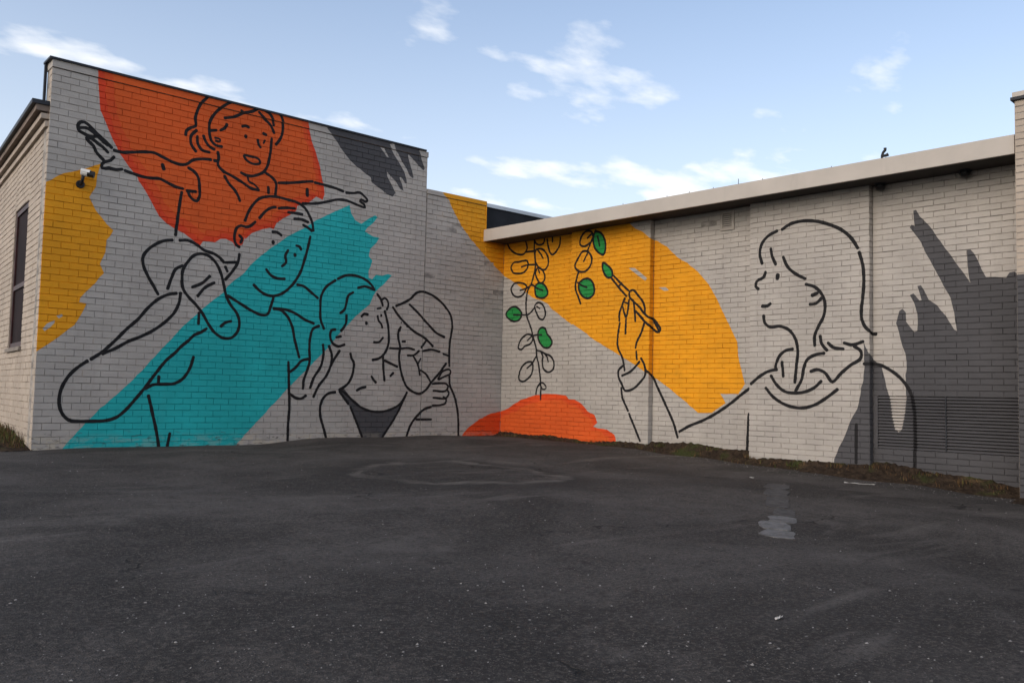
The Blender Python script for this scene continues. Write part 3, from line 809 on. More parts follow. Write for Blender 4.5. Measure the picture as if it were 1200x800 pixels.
sc_ = k.n('ShaderNodeVectorMath', operation='SCALE'); sc_.inputs['Scale'].default_value = 0.9; k.link(nn.outputs['Color'], sc_.inputs[0]); k.link(k.pos, wv.inputs[0]); k.link(sc_.outputs[0], wv.inputs[1]); k.link(wv.outputs[0], crk.inputs['Vector'])
patchy = k.noise(7.5, 5, 0.7, None, 0.3)
base = k.mix(k.rng(patchy, 0.52, 0.68, 0, 0.55), base, (0.0208, 0.0175, 0.0158))
base = k.mix(k.rng(patchy, 0.45, 0.32, 0, 0.40), base, (0.0884, 0.0766, 0.0660))
grain = k.noise(48.0, 4, 0.75)
base = k.mix(k.rng(grain, 0.50, 0.66, 0, 0.6), base, (0.1165, 0.1009, 0.0871))
base = k.mix(k.rng(grain, 0.46, 0.33, 0, 0.75), base, (0.0146, 0.0126, 0.0114))
dst = k.n('ShaderNodeVectorMath', operation='DISTANCE'); k.link(wv.outputs[0], dst.inputs[0]); dst.inputs[1].default_value = (5.70, 7.16, 0.42)
ring = k.math('MULTIPLY', k.rng(dst.outputs['Value'], 0.80, 0.95), k.rng(dst.outputs['Value'], 1.08, 0.97))   # edge of a dried puddle
base = k.mix(k.math('MULTIPLY', ring, k.rng(k.noise(1.6, 3), 0.35, 0.6, 0.1, 0.55)), base, (0.1560, 0.1406, 0.1232))
base = k.mix(k.math('MULTIPLY', k.rng(dst.outputs['Value'], 1.5, 1.05), k.rng(dst.outputs['Value'], 0.9, 1.1, 0.0, 0.5)), base, (0.0229, 0.0204, 0.0185))
ck = k.math('MULTIPLY', k.rng(crk.outputs['Distance'], 0.006, 0.001), k.rng(k.noise(0.8, 3), 0.48, 0.6))
base = k.mix(k.math('MULTIPLY', ck, 0.85), base, (0.0104, 0.0097, 0.0088))
hgt = k.math('ADD', k.math('MULTIPLY', chip, 0.8), k.math('ADD', k.math('MULTIPLY', mid, 2.5), k.math('ADD', k.math('MULTIPLY', clod, 1.6), k.math('MULTIPLY', k.noise(48.0, 4, 0.75), 1.6))))
k.bump(k.math('SUBTRACT', hgt, k.math('MULTIPLY', ck, 3.0)), 0.8, 0.006)
M['asphalt'] = k.done(base, k.rng(sweep, 0.5, 0.75, 0.92, 0.75), 0.22)
ground = tag(obj('ground', V, F, M['asphalt'], smooth=True), 'worn dark asphalt of the parking lot', None, None, 'structure')

# ------------------------------------------------------------------ left building
TOP1, COP1, TOP2, COP2, SEAM, UEND = 4.487, 4.402, 3.905, 3.835, 7.852, 9.06
left = thing('brick_building', (SX, CY, 0), 'tall painted brick building with family mural and windowed side wall', 'building')
RL = Relief(frL)
def rough_low(u, v, q): return 0.0032 if (u > SEAM and v > 2.0) else q
RL.field(SX, SEAM - 0.006, -0.21, COP1 - 0.006, 0.0775, 0.200, j=0.0070)
RL.field(SEAM + 0.006, UEND, -0.21, COP2 - 0.006, 0.0775, 0.200, row0=1, rough=rough_low)
RL.field(UEND, CX, -0.21, 3.30, 0.0775, 0.200, row0=1, rough=rough_low)
RL.flat(SEAM - 0.006, SEAM + 0.006, -0.21, COP2, -JD - 0.004, mat=1)
RL.flat(SX, SEAM, COP1, TOP1, 0.014)
RL.flat(SEAM + 0.002, UEND, COP2, TOP2, 0.014)
TH = 0.24
v, f = join([frame_box(frL, SX + 0.01, SEAM - 0.006, -0.4, COP1 - 0.006, -TH, -JD), frame_box(frL, SEAM - 0.006, SEAM + 0.006, -0.4, COP2 - .01, -TH, -JD - 0.012),
             frame_box(frL, SEAM + 0.006, UEND, -0.4, COP2 - 0.006, -TH, -JD), frame_box(frL, UEND, 13.0, -0.4, 3.30, -TH, -JD)])
front = obj('front_wall', v, f, M['white_j']); child(front, left)
# the parapet caps
def coping(u0, u1, z0, z1, nm='coping'):
    vv, ff = frame_box(frL, u0, u1, z0, z1, -TH - 0.01, 0.014)
    o = obj(nm, vv, ff, M['white']); child(o, left); return o
coping(SX, SEAM, COP1, TOP1); coping(SEAM + 0.002, UEND, COP2, TOP2)
vv, ff = frame_box(frL, SX - 0.035, SEAM - 0.05, TOP1 + 0.001, TOP1 + 0.026, -TH - 0.03, 0.034)
child(obj('edge_flashing', vv, ff, M['dark_metal']), left)
vv, ff = frame_box(frL, SX - 0.03, SX - 0.003, 3.99, TOP1, -TH - 0.01, -TH + 0.03)
child(obj('corner_flashing', vv, ff, M['dark_metal']), left)
# end of the low parapet, then felt upstand where the neighbour's roof meets the wall
vv, ff = frame_box(frL, UEND, UEND + 0.012, 3.30, TOP2, -0.10, 0.010)
child(obj('parapet_end', vv, ff, M['yellow']), left)
vv, ff = frame_box(frL, UEND + 0.012, 13.0, 3.30, 3.832, -TH, -0.06)
child(obj('roof_upstand', vv, ff, M['roofing']), left)
vv, ff = frame_box(frL, UEND + 0.012, 13.0, 3.833, 3.893, -TH - 0.02, -0.035)
child(obj('upstand_flashing', vv, ff, M['flashing']), left)
# side wall
WY0, WY1, WZ0, WZ1 = 1.17, 2.28, 1.17, 3.03
RS = Relief(frS)
RS.field(0.0, WY0, -0.21, 3.70, 0.0775, 0.200, row0=1)
RS.field(WY1, 5.2, -0.21, 3.70, 0.0775, 0.200, row0=1)
RS.field(WY0, WY1, -0.21, WZ0 - 0.05, 0.0775, 0.200, row0=1)
RS.field(WY0, WY1, WZ1, 3.70, 0.0775, 0.200, row0=1)
RS.field(0.0, TH, 3.97, COP1 - 0.006, 0.0775, 0.24, row0=0)
v, f = join([frame_box(frS, 0.03, WY0, -0.4, 3.90, -0.25, -JD), frame_box(frS, WY1, 9.0, -0.4, 3.90, -0.25, -JD), frame_box(frS, WY0, WY1, -0.4, WZ0 - 0.05, -0.25, -JD), frame_box(frS, WY0, WY1, WZ1, 3.90, -0.25, -JD),
             frame_box(frS, 0.03, TH, 3.90, COP1 - 0.006, -0.25, -JD), frame_box(frS, 0.010, 0.03, -0.4, COP1 - 0.006, -0.03, -JD)])
sidew = obj('side_wall', v, f, M['tan_j']); child(sidew, left)
lay_bricks([(RL, front, M['white'], lambda b: b[0] > 8.9 and b[2] > 3.2), (RS, sidew, M['tan'], None)], left, 300, 'brick_field')
win = obj('window', *frame_box(frS, WY0, WY1, WZ0, WZ1, -0.24, -0.05), M['wood_red']); child(win, left)
P = []
for (a, b, c, d) in ((WY0, WY0 + .07, WZ0, WZ1), (WY1 - .07, WY1, WZ0, WZ1), (WY0 + .07, WY1 - .07, WZ1 - .07, WZ1), (WY0 + .07, WY1 - .07, WZ0, WZ0 + .07), (WY0 + .07, WY1 - .07, 1.95, 2.01)):
    P.append(frame_box(frS, a, b, c, d, -0.05, -0.02))
o = obj('frame', *join(P), M['wood_red']); o.parent = win
for (c, d) in ((WZ0 + .07, 1.95), (2.01, WZ1 - .07)):
    o = obj('pane', *frame_box(frS, WY0 + .07, WY1 - .07, c, d, -0.049, -0.040), M['glass_dark']); o.parent = win
o = obj('sill', *frame_box(frS, WY0 - 0.05, WY1 + 0.05, WZ0 - 0.048, WZ0, -0.06, 0.03), M['sill']); o.parent = win
for i, (z0, z1, p, m) in enumerate([(3.70, 3.765, .035, 'cornice'), (3.765, 3.79, -.02, 'cornice_gap_shade'), (3.79, 3.85, .08, 'cornice'), (3.85, 3.875, .015, 'cornice_gap_shade'), (3.875, 3.945, .135, 'cornice_top')]):
    o = obj('cornice_band', *frame_box(frS, 0.05, 9.0, z0, z1, -0.2, p), M[m]); child(o, left)
o = obj('cornice_edge', *frame_box(frS, 0.03, 9.0, 3.946, 3.995, -0.25, 0.18), M['dark_metal']); child(o, left)
V4 = [frL(SX + .1, 3.7, -TH), frL(13, 3.7, -TH), (13, 20, 3.7), (SX + .1 + 9 * math.sin(SA), 20, 3.7)]
child(obj('roof', V4 + [Vector(q) - Vector((0, 0, .1)) for q in V4], BOXF, M['roofing']), left)

# ------------------------------------------------------------------ right building
right = thing('low_building', tuple(frR(3.9, 0, 0)), 'low brick building with overhanging beige roof edge and painter mural', 'building')
BAY = [0.0, 1.62, 3.12, 4.71, 6.26, 7.86]
DEP = 0.0935
LV0, LV1 = 0.187, 0.787
RR = Relief(frR)
# the wall face unrolled: bays and the short returns between them follow each other along u
def piece_frame(a0, O, dU, nN):
    return lambda u, v, h: Vector((O.x + dU.x * (u - a0) + nN.x * h, O.y + dU.y * (u - a0) + nN.y * h, v))
panels = []
CR = 0.0665
NB = 55
ZB = LV0 - 8 * CR
for i in range(5):
    u0, u1 = BAY[i] + i * DEP, BAY[i + 1] + i * DEP; pr = DEP if i % 2 else 0.0
    if i:      # return between the previous bay and this one
        O = frR(BAY[i], 0, 0.0 if pr else DEP)
        RR.fr = piece_frame(u0 - DEP, O, NR if pr else -NR, -DR if pr else DR); RR.tag = i if pr else i - 1
        RR.field(u0 - DEP, u0, ZB, ZB + NB * CR, CR, 0.30, j=0.0075, row0=0)
    RR.fr = piece_frame(u0, frR(BAY[i], 0, pr), DR, NR); RR.tag = i
    mod = (u1 - u0) / 7.0
    a, b = (BAY[i] + JD, BAY[i + 1] - JD) if pr else (BAY[i], BAY[i + 1])
    if i == 4:
        RR.field(u0, u1, ZB, LV0, CR, mod, j=0.0075, row0=1)
        RR.field(u0, u1, LV1, LV1 + 37 * CR, CR, mod, j=0.0075, jit=0.0016)
        parts = [frame_box(frR, a, b + .3, -0.5, LV0, -0.25, -JD), frame_box(frR, a, b + .3, LV1, 3.30, -0.25, -JD), frame_box(frR, a, b + .3, LV0, LV1, -0.25, -0.10)]
    else:
        RR.field(u0, u1, ZB, ZB + NB * CR, CR, mod, j=0.0075, row0=i, rough=(lambda u, v, q: 0.0026 if v > 2.3 else q) if i == 2 else None)
        parts = [frame_box(frR, a, b, -0.5, 3.30, -0.25, pr - JD)]
    v, f = join(parts)
    o = obj('wall_panel', v, f, M['white_j']); child(o, right); panels.append(o)
class Sub:   # bricks of one bay, seen as a relief of its own
    pass
jobs = []
for i in range(5):
    q = Sub(); q.bricks = [b for b in RR.bricks if b[7] == i]
    jobs.append((q, panels[i], M['white'], lambda b: b[2] > 3.05 or b[3] < 0))
U4 = 4 * DEP
lay_bricks(jobs, right, 300, 'brick_field')
# louvred grille at the foot of the last bay
lou = obj('louvre', *join([frame_box(frR, 6.266, 6.315, LV0, LV1, -0.10, 0.006), frame_box(frR, 7.80, 7.86, LV0, LV1, -0.10, 0.006)]), M['grey']); child(lou, right)
RR.flat(6.266 + U4, 6.315 + U4, LV0, LV1, 0.006); RR.flat(7.80 + U4, 7.86 + U4, LV0, LV1, 0.006)
NSL = 17; SH = (LV1 - LV0) / NSL
for i in range(NSL):
    z0 = LV0 + i * SH; zb = z0 + 0.007; z1 = z0 + SH
    RR.flat(6.315 + U4, 7.80 + U4, zb, z1, 0.002, -0.030, 'v'); RR.flat(6.315 + U4, 7.80 + U4, z0, zb, -0.030, 0.0, 'v')
    pf = [(zb, 0.0018), (z1, -0.0302), (z1, -0.034), (z0 + 0.001, -0.034), (z0 + 0.001, -0.0302)]
    vs = [frR(u, zz_, h) for u in (6.3155, 7.7995) for (zz_, h) in pf]
    fs = [(0, 1, 2, 3, 4), (9, 8, 7, 6, 5)] + [(q, q + 5, (q + 1) % 5 + 5, (q + 1) % 5) for q in range(5)]
    o = obj('slat', vs, fs, M['white']); o.parent = lou
o = obj('mullion', *frame_box(frR, 7.05, 7.062, LV0, LV1, -0.05, 0.004), M['dark_metal']); o.parent = lou
# small air vent high on the third bay
vent = obj('air_vent', *frame_box(frR, 4.25, 4.39, 2.99, 3.18, 0.001, 0.006), M['plastic_black']); child(vent, right)
P = [frame_box(frR, 4.215, 4.25, 2.955, 3.215, 0.0, 0.02), frame_box(frR, 4.39, 4.425, 2.955, 3.215, 0.0, 0.02), frame_box(frR, 4.25, 4.39, 2.955, 2.99, 0.0, 0.02), frame_box(frR, 4.25, 4.39, 3.18, 3.215, 0.0, 0.02)]
o = obj('vent_frame', *join(P), M['vent_grey']); o.parent = vent
for i in range(7):
    z0 = 2.992 + i * 0.027
    vs = [frR(u, z, h) for u in (4.251, 4.389) for (z, h) in ((z0, 0.016), (z0 + 0.02, 0.007), (z0 + 0.02, 0.0065), (z0, 0.0135))]
    o = obj('slat', vs, [(0, 1, 2, 3), (7, 6, 5, 4)] + [(q, q + 4, (q + 1) % 4 + 4, (q + 1) % 4) for q in range(4)], M['vent_grey']); o.parent = vent
# roof edge
OH, FB, FT = 0.451, 3.232, 3.423
fas = bevel_obj(obj('fascia', *frame_box(frR, -0.03, 7.885, FB, FT, OH - 0.03, OH), M['fascia']), 0.003); child(fas, right)
child(obj('drip_edge', *frame_box(frR, -0.03, 7.885, FT + 0.001, FT + 0.006, 0.0, OH - 0.004), M['fascia']), right)
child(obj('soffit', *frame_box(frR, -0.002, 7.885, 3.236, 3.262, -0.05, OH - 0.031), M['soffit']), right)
V4 = [frR(-0.03, 3.40, OH - 0.03), frR(12, 3.40, OH - 0.03), frR(12, 3.40, -9), frR(-0.03, 3.40, -3.4)]
child(obj('roof', V4 + [Vector(q) - Vector((0, 0, .09)) for q in V4], BOXF, M['roofing']), right)
for u in (2.86, 3.25, 3.62, 3.98, 4.35, 4.72, 5.06, 5.95):
    b = frR(u, FT + 0.01, OH - 0.05); hgt = 0.075 if abs(u - 4.72) < .01 else random.uniform(0.018, 0.03)
    o = obj('fixing_peg', *tube([b, b + Vector((0.004, 0, hgt))], 0.004, 6), M['dark_metal']); child(o, right)
pb = frR(6.52, FT + 0.01, OH - 0.10)
vp = thing('roof_vent_pipe', tuple(pb), 'small black bent pipe sticking up from the low roof edge', 'pipe')
o = obj('pipe', *tube([(0, 0, -0.02), (0, 0, 0.05), (0.005, -0.01, 0.085), (0.012, -0.03, 0.11), (0.012, -0.03, 0.135)], [0.014, 0.014, 0.015, 0.016, 0.017], 10), M['plastic_black'], vp, smooth=False)
o = obj('outlet', *tube([(0, 0, 0.045), (0.02, -0.03, 0.05), (0.035, -0.055, 0.062)], [0.014, 0.016, 0.020], 10), M['plastic_black'], vp)
o = obj('base_flange', *tube([(0, 0, -0.022), (0, 0, -0.008)], [0.042, 0.03], 12), M['dark_metal'], vp)
# two lamps tucked under the soffit
for i, u in enumerate((6.385, 7.30)):
    c = frR(u, 3.236, 0.075)
    lp = thing('soffit_lamp', tuple(c), 'black round lamp under the roof edge, ' + ('beside the projecting brick panel' if i == 0 else 'towards the tall brick pier'), 'lamp', 'lamps under the roof edge')
    prof = [(0.052, 0.0), (0.056, -0.02), (0.056, -0.04), (0.048, -0.062), (0.03, -0.075), (0.008, -0.08)]
    n = 16; vs = [(r * math.cos(2 * math.pi * q / n), r * math.sin(2 * math.pi * q / n), z) for r, z in prof for q in range(n)]
    fs = [(a * n + q, a * n + (q + 1) % n, (a + 1) * n + (q + 1) % n, (a + 1) * n + q) for a in range(len(prof) - 1) for q in range(n)] + [tuple(range((len(prof) - 1) * n, len(prof) * n))]
    obj('lamp_housing', vs, fs, M['plastic_black'], lp, smooth=True)
    obj('mounting_ring', *tube([(0, 0, 0.0), (0, 0, -0.012)], [0.068, 0.064], 16), M['dark_metal'], lp)

# ------------------------------------------------------------------ tall end wall
pier = thing('brick_pier', tuple(frR(8.3, 0, 0.5)), 'tall projecting brick pier with beige cap beyond the louvre', 'pier')
PO, PU, PT = 0.50, 7.905, 3.755
def frP(u, v, h): return frR(u, v, PO + h)
RP = Relief(frP)
RP.field(PU, 13.0, -0.40, PT, CR, 0.222)
pw = obj('wall', *frame_box(frP, PU + 0.006, 13.0, -0.6, PT, -0.75, -JD), M['white_j']); child(pw, pier)
lay_bricks([(RP, pw, M['tan'], None)], pier, 300, 'brick_field')
child(obj('pier_return', *join([frame_box(frP, PU - 0.001, PU + 0.006, -0.6, PT, -0.75, -0.006)]), M['tan']), pier)
child(obj('cap', *frame_box(frP, PU - 0.018, 13.0, PT + 0.03, 3.838, -0.8, 0.012), M['fascia']), pier)
child(obj('cap_shadow_strip', *frame_box(frP, PU - 0.03, 13.0, PT, PT + 0.03, -0.8, 0.03), M['dark_metal']), pier)  # solid dark strip standing in for the shadow line under the cap

# ------------------------------------------------------------------ the mural (paint films that follow the brick relief)
def pts_of(t): return [tuple(float(x) / 1000 for x in p.split(',')) for p in t.split()]
LOOK = {
 'patch_orange': ('mural_patch', 'rim', 'large orange painted patch reaching the parapet'),
 'patch_yellow_corner': ('mural_patch', 'yellow', 'yellow painted patch at the building corner below the security camera'),
 'patch_teal': ('mural_patch', 'teal', 'wide turquoise painted diagonal band with ragged upper end'),
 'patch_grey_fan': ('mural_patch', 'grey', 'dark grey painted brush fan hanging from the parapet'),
 'patch_yellow_arc_upper': ('mural_patch', 'yellow', 'yellow painted patch on the low parapet beside the roof edge'),
 'patch_orange_mound_end': ('mural_patch', 'red', 'tapering end of the red orange painted mound'),
 'painted_child': ('mural_figure', 'black', 'black outline drawing of a smiling child with arms spread on the orange patch'),
 'painted_man': ('mural_figure', 'black', 'black outline drawing of a man carrying the child, one arm bent'),
 'dress_fill': ('mural_dress', 'grey', 'dark grey painted top of the outlined woman'),
 'painted_woman': ('mural_figure', 'black', 'black outline drawing of a woman with a ponytail holding a baby'),
 'painted_baby': ('mural_figure', 'black', 'black outline drawing of a baby in a sun hat'),
 'patch_yellow_arc': ('mural_patch', 'yellow', 'large yellow painted arc behind the plant and brush'),
 'patch_orange_mound': ('mural_patch', 'red', 'red orange painted mound at the foot of the painted plant'),
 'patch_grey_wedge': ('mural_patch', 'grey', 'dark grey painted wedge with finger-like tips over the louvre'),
 'leaf_fill': ('mural_leaf', 'green', None), 'brush_tip': ('mural_brush_tip', 'green', 'green paint on the tip of the painted brush'),
 'painted_plant': ('mural_plant', 'black', 'black outline drawing of a climbing plant with hollow leaves'),
 'painted_painter': ('mural_figure', 'black', 'black outline drawing of a woman painting with a raised brush'),
 'bare_fleck_a': ('mural_fleck', 'white', None), 'bare_slit': ('mural_fleck', 'white', None), 'bare_fleck_b': ('mural_fleck', 'white', None),
}
plant_obj = None; pending = []
for name, side, layer, items in MURAL:
    rel, par = (RL, left) if side == 'L' else (RR, right)
    nm, colr, lab = LOOK[name]
    mats = [M[colr], M[colr + '_j']] if colr != 'black' else [M['black'], M['black']]
    if nm in ('mural_leaf', 'mural_fleck'):
        for kd, w, t in items:
            fm = Film(rel); p = pts_of(t)
            fm.fill(spline(p, True) if nm == 'mural_leaf' else ragged(p, 0.003), 0.0010 + 0.0002 * layer)
            o = fm.build(nm, mats, par)
            if nm == 'mural_leaf': pending.append(o)
        continue
    fm = Film(rel); q = 0
    for kd, w, t in items:
        p = pts_of(t); q += 1
        if kd == 'f': fm.fill(spline(p, True, 0.02) if name in ('brush_tip',) else ragged(p, 0.0035), 0.0006 + 0.0003 * layer)
        elif kd == 'd':
            x, y = p[0]; r = w / 2000
            fm.piece([(x + r * 0.9 * math.cos(a * math.pi / 6), y + r * 1.1 * math.sin(a * math.pi / 6)) for a in range(12)], 0.0014 + 0.00002 * q + 0.0003 * (layer - 2))
        else: ribbon(fm, p, w / 1000, 0.0014 + 0.00002 * q + 0.0003 * (layer - 2), kd == 'c')
    o = fm.build(nm, mats, par, lab)
    if name in ('patch_orange', 'patch_orange_mound'):      # the paint was worked from a redder rim to an orange middle
        p = pts_of(items[0][2]); cx_ = sum(q[0] for q in p) / len(p); cy_ = sum(q[1] for q in p) / len(p)
        if name == 'patch_orange_mound': cy_ = -0.05
        else: cy_ += 0.9
        for kx, cn in ((0.955, 'rim2'), (0.90, 'orange')):
            f2 = Film(rel); f2.fill(ragged([(cx_ + (q[0] - cx_) * kx, cy_ + (q[1] - cy_) * (kx if name == 'patch_orange' else kx - 0.03)) for q in p], 0.012, 0.05), 0.0007 if kx > .92 else 0.0008)
            f2.build('mural_patch_tone', [M[cn], M[cn + '_j']], o)
    if name == 'painted_plant':
        for l in pending: l.parent = o; l.matrix_parent_inverse = Matrix.Identity(4)
# the grey also runs on over the foot of the pier
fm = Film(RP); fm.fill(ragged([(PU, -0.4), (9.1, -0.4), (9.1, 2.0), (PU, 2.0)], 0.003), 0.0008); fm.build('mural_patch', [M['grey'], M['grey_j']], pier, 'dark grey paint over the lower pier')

# ------------------------------------------------------------------ security camera
cb = frL(2.83, 3.075, 0.0)
sc = thing('security_camera', tuple(cb), 'small white bullet security camera on the yellow painted corner', 'camera')
obj('wall_plate', *tube([(0, 0.0, 0), (0, -0.022, 0)], [0.05, 0.045], 16), M['dark_metal'], sc)
obj('bracket', *tube([(0, -0.02, 0), (-0.005, -0.075, 0.004), (-0.004, -0.10, 0.04), (0, -0.105, 0.085)], [0.02, 0.019, 0.018, 0.02], 10), M['dark_metal'], sc, smooth=True)  # shade on the bracket is put into its dark colour
ax = Vector((0.86, -0.46, -0.16)).normalized(); b0 = Vector((-0.02, -0.085, 0.128))
obj('camera_body', *tube([b0, b0 + ax * 0.012, b0 + ax * 0.075], [0.030, 0.040, 0.041], 16), M['plastic_white'], sc, smooth=False)
obj('lens_shroud', *tube([b0 + ax * 0.0755, b0 + ax * 0.145], [0.0385, 0.0385], 16), M['plastic_black'], sc)
hd = []
pa = ax.orthogonal().normalized(); upv = (Vector((0, 0, 1)) - ax * ax.z).normalized(); sdv = ax.cross(upv)
vs = []
for r in (0.043, 0.0465):
    for t in (0.0, 0.10):
        for q in range(9):
            an = math.pi * (0.05 + 0.9 * q / 8); vs.append(b0 + ax * t + sdv * (r * math.cos(an)) + upv * (r * math.sin(an)))
fs = []
for q in range(8):
    fs += [(q, q + 1, 9 + q + 1, 9 + q), (18 + q + 1, 18 + q, 27 + q, 27 + q + 1), (q + 1, q, 18 + q, 18 + q + 1), (9 + q, 9 + q + 1, 27 + q + 1, 27 + q)]
fs += [(0, 9, 27, 18), (8, 26, 35, 17)]
obj('sun_hood', vs, fs, M['plastic_white'], sc)

# ------------------------------------------------------------------ soil bank, weeds, grit, litter
def base_z(u):
    T = [(-.1, .085), (.05, .085), (1.55, .062), (1.66, .09), (3.1, .11), (3.9, .105), (4.66, .067), (5.5, .062), (6.25, .039), (6.98, -.024), (7.75, -.115), (9.5, -.2)]
    for (a, b), (c, d) in zip(T, T[1:]):
        if u <= c: return b + (d - b) * max(0, (u - a)) / (c - a)
    return -.2
def bank_w(u):
    return 0.30 + 0.05 * math.sin(u * 2.3) + 0.04 * math.sin(u * 5.1 + 1) + (0.10 if u > 5.5 else 0) - max(0, 0.5 - u) * 0.3 + (0.52 if u > 7.9 else 0)
def soil_z(u, h):
    P = frR(u, 0, h); g = gz(P.x, P.y); t = min(1, max(0, (h + 0.02) / (bank_w(u) + 0.02)))
    return g + 0.004 + (base_z(u) - g) * (1 - t) ** 1.5
V, F = [], []
us = [0.0 + i * 0.035 for i in range(int(8.6 / 0.035))]; NH = 13
for u in us:
    wdt = bank_w(u)
    for k_ in range(NH):
        t = k_ / (NH - 1); h = -0.02 + t * (wdt + 0.02)
        P = frR(u, 0, h); g = gz(P.x, P.y)
        prof = (1 - t) ** 1.5
        z = g - 0.012 * (t > 0.95) + 0.004 + (base_z(u) - g) * prof + random.gauss(0, 0.008) * (1 - t * 0.6) + 0.012 * math.sin(u * 7 + t * 5) * (1 - t)
        V.append((P.x, P.y, z))
F = [(i * NH + q, i * NH + q + 1, (i + 1) * NH + q + 1, (i + 1) * NH + q) for i in range(len(us) - 1) for q in range(NH - 1)]
k = NT('soil')
b_ = k.mix(k.rng(k.noise(14.0, 5, 0.7), 0.3, 0.7), (0.016, 0.011, 0.008), (0.050, 0.034, 0.022))
b_ = k.mix(k.rng(k.noise(2.6, 4, 0.6), 0.52, 0.68, 0, 0.8), b_, (0.040, 0.050, 0.014))
b_ = k.mix(k.rng(k.noise(3.7, 4, 0.6, k.vec((1, 1, 1), (0, 0, 1.2))), 0.6, 0.72, 0, 0.6), b_, (0.13, 0.085, 0.045))
b_ = k.mix(k.rng(k.noise(60.0, 3, 0.6), 0.66, 0.72, 0, 0.6), b_, (0.15, 0.12, 0.09))
k.bump(k.noise(45.0, 5, 0.7), 1.0, 0.012)
M['soil'] = k.done(b_, 0.95, 0.1)
tag(obj('soil_bank', V, F, M['soil']), 'narrow bank of soil and moss along the low wall', None, None, 'structure')
# soil by the side wall
V, F = [], []
N1, N2 = 26, 9
for i in range(N1):
    for q in range(N2):
        u = -0.02 + i * 0.14; t = q / (N2 - 1); P = frS(u, 0, -0.02 + t * (0.35 + 0.25 * min(1, u)))
        V.append((P.x, P.y, gz(P.x, P.y) + 0.004 + (1 - t) * 0.13 * min(1, max(0, u) / 1.2) + random.gauss(0, 0.008) - (0.02 if q == N2 - 1 else 0)))
F = [(i * N2 + q, (i + 1) * N2 + q, (i + 1) * N2 + q + 1, i * N2 + q + 1) for i in range(N1 - 1) for q in range(N2 - 1)]
tag(obj('soil_verge', V, F, M['soil']), 'strip of soil at the foot of the side wall', None, None, 'structure')
def leafmat(name, a, b):
    k = NT(name); c_ = k.mix(k.rng(k.noise(9.0, 3), 0.35, 0.65), a, b); m = k.done(c_, 0.7, 0.2); return m
M['weed'] = leafmat('weed_green', (0.035, 0.055, 0.012), (0.085, 0.085, 0.022))
M['straw'] = leafmat('weed_dry', (0.055, 0.028, 0.012), (0.13, 0.075, 0.032))
def blades(spots, lo, hi):
    V, F, MI = [], [], []
    for (P, n, sp, dry) in spots:
        for _ in range(n):
            a = random.uniform(0, 6.283); r = sp * math.sqrt(random.random()); L = random.uniform(lo, hi)
            p = P + Vector((r * math.cos(a), r * math.sin(a), -0.012)); b = random.uniform(0, 6.283); ln = random.uniform(0.15, 0.8) * L
            d = Vector((math.cos(b), math.sin(b), 0)); s = Vector((-d.y, d.x, 0)) * random.uniform(0.002, 0.0045)
            i = len(V); V += [p - s, p + s, p + d * ln * 0.4 + Vector((0, 0, L * 0.62)) + s * 0.8, p + d * ln * 0.4 + Vector((0, 0, L * 0.62)) - s * 0.8, p + d * ln + Vector((0, 0, L * 0.9))]
            F += [(i, i + 1, i + 2, i + 3), (i + 3, i + 2, i + 4)]; MI += [1 if random.random() < dry else 0] * 2
    return V, F, MI
spots = []
for u, n, sp, dry in [(0.15, 40, .05, .9), (0.5, 20, .05, .7), (3.35, 90, .10, .2), (3.75, 30, .08, .4), (4.15, 40, .08, .4), (5.35, 90, .09, .2), (5.15, 30, .08, .6), (5.9, 40, .12, .8), (6.4, 60, .14, .8), (6.9, 60, .14, .7), (7.3, 60, .12, .8), (7.6, 40, .1, .9), (2.2, 30, .07, .7), (1.2, 20, .06, .8), (4.7, 25, .07, .6)]:
    h = 0.05 + 0.06 * random.random() + (DEP if BAY[1] < u < BAY[2] or BAY[3] < u < BAY[4] else 0)
    P = frR(u, soil_z(u, h), h); spots.append((P, n, sp, dry))
for _ in range(70):
    u = random.uniform(0.1, 7.8); h = random.uniform(0.11, 0.30); P = frR(u, 0, h); P.z = soil_z(u, h); spots.append((P, 6, .06, .75))
V, F, MI = blades(spots, 0.02, 0.07)
tag(obj('weeds', V, F, [M['weed'], M['straw']], None, MI), 'low weeds and dry grass growing along the low wall', None, None, 'stuff')
spots = []
for _ in range(90):
    u = random.uniform(0.1, 3.0); h = random.uniform(0.02, 0.4); P = frS(u, 0, h); P.z = gz(P.x, P.y) + 0.03 + 0.10 * min(1, u) * (1 - h / .6); spots.append((P, 14, .08, .55))
V, F, MI = blades(spots, 0.04, 0.14)
tag(obj('corner_weeds', V, F, [M['weed'], M['straw']], None, MI), 'brown and green weeds at the foot of the side wall', None, None, 'stuff')
# loose grit on the asphalt
V, F = [], []
def stone(x, y, r):
    z = gz(x, y); i = len(V); a = random.uniform(0, 6.28)
    pr = [random.uniform(.7, 1.25) for _ in range(6)]
    for q in range(5): V.append((x + r * pr[q] * math.cos(a + q * 1.2566), y + r * pr[q] * math.sin(a + q * 1.2566), z + r * 0.15))
    V.append((x + r * .2, y - r * .1, z + r * pr[5] * 0.8)); V.append((x, y, z - r * .3))
    for q in range(5): F.append((i + q, i + (q + 1) % 5, i + 5)); F.append((i + (q + 1) % 5, i + q, i + 6))
for _ in range(3200):
    d = random.uniform(1.6, 11) if random.random() < 0.55 else random.uniform(1.5, 4.5); a = random.uniform(-0.62, 0.62)
    p = (FW * math.cos(a) + RT * math.sin(a)) * d
    if p.y > 10.95 or p.x > 9.3: continue
    stone(p.x, p.y, random.choice((.002, .0025, .003, .003, .004, .006)) * random.uniform(.7, 1.3))
for _ in range(700):
    u = random.uniform(3, 8); P = frR(u, 0, random.uniform(.25, .9)); stone(P.x, P.y, random.uniform(.002, .008))
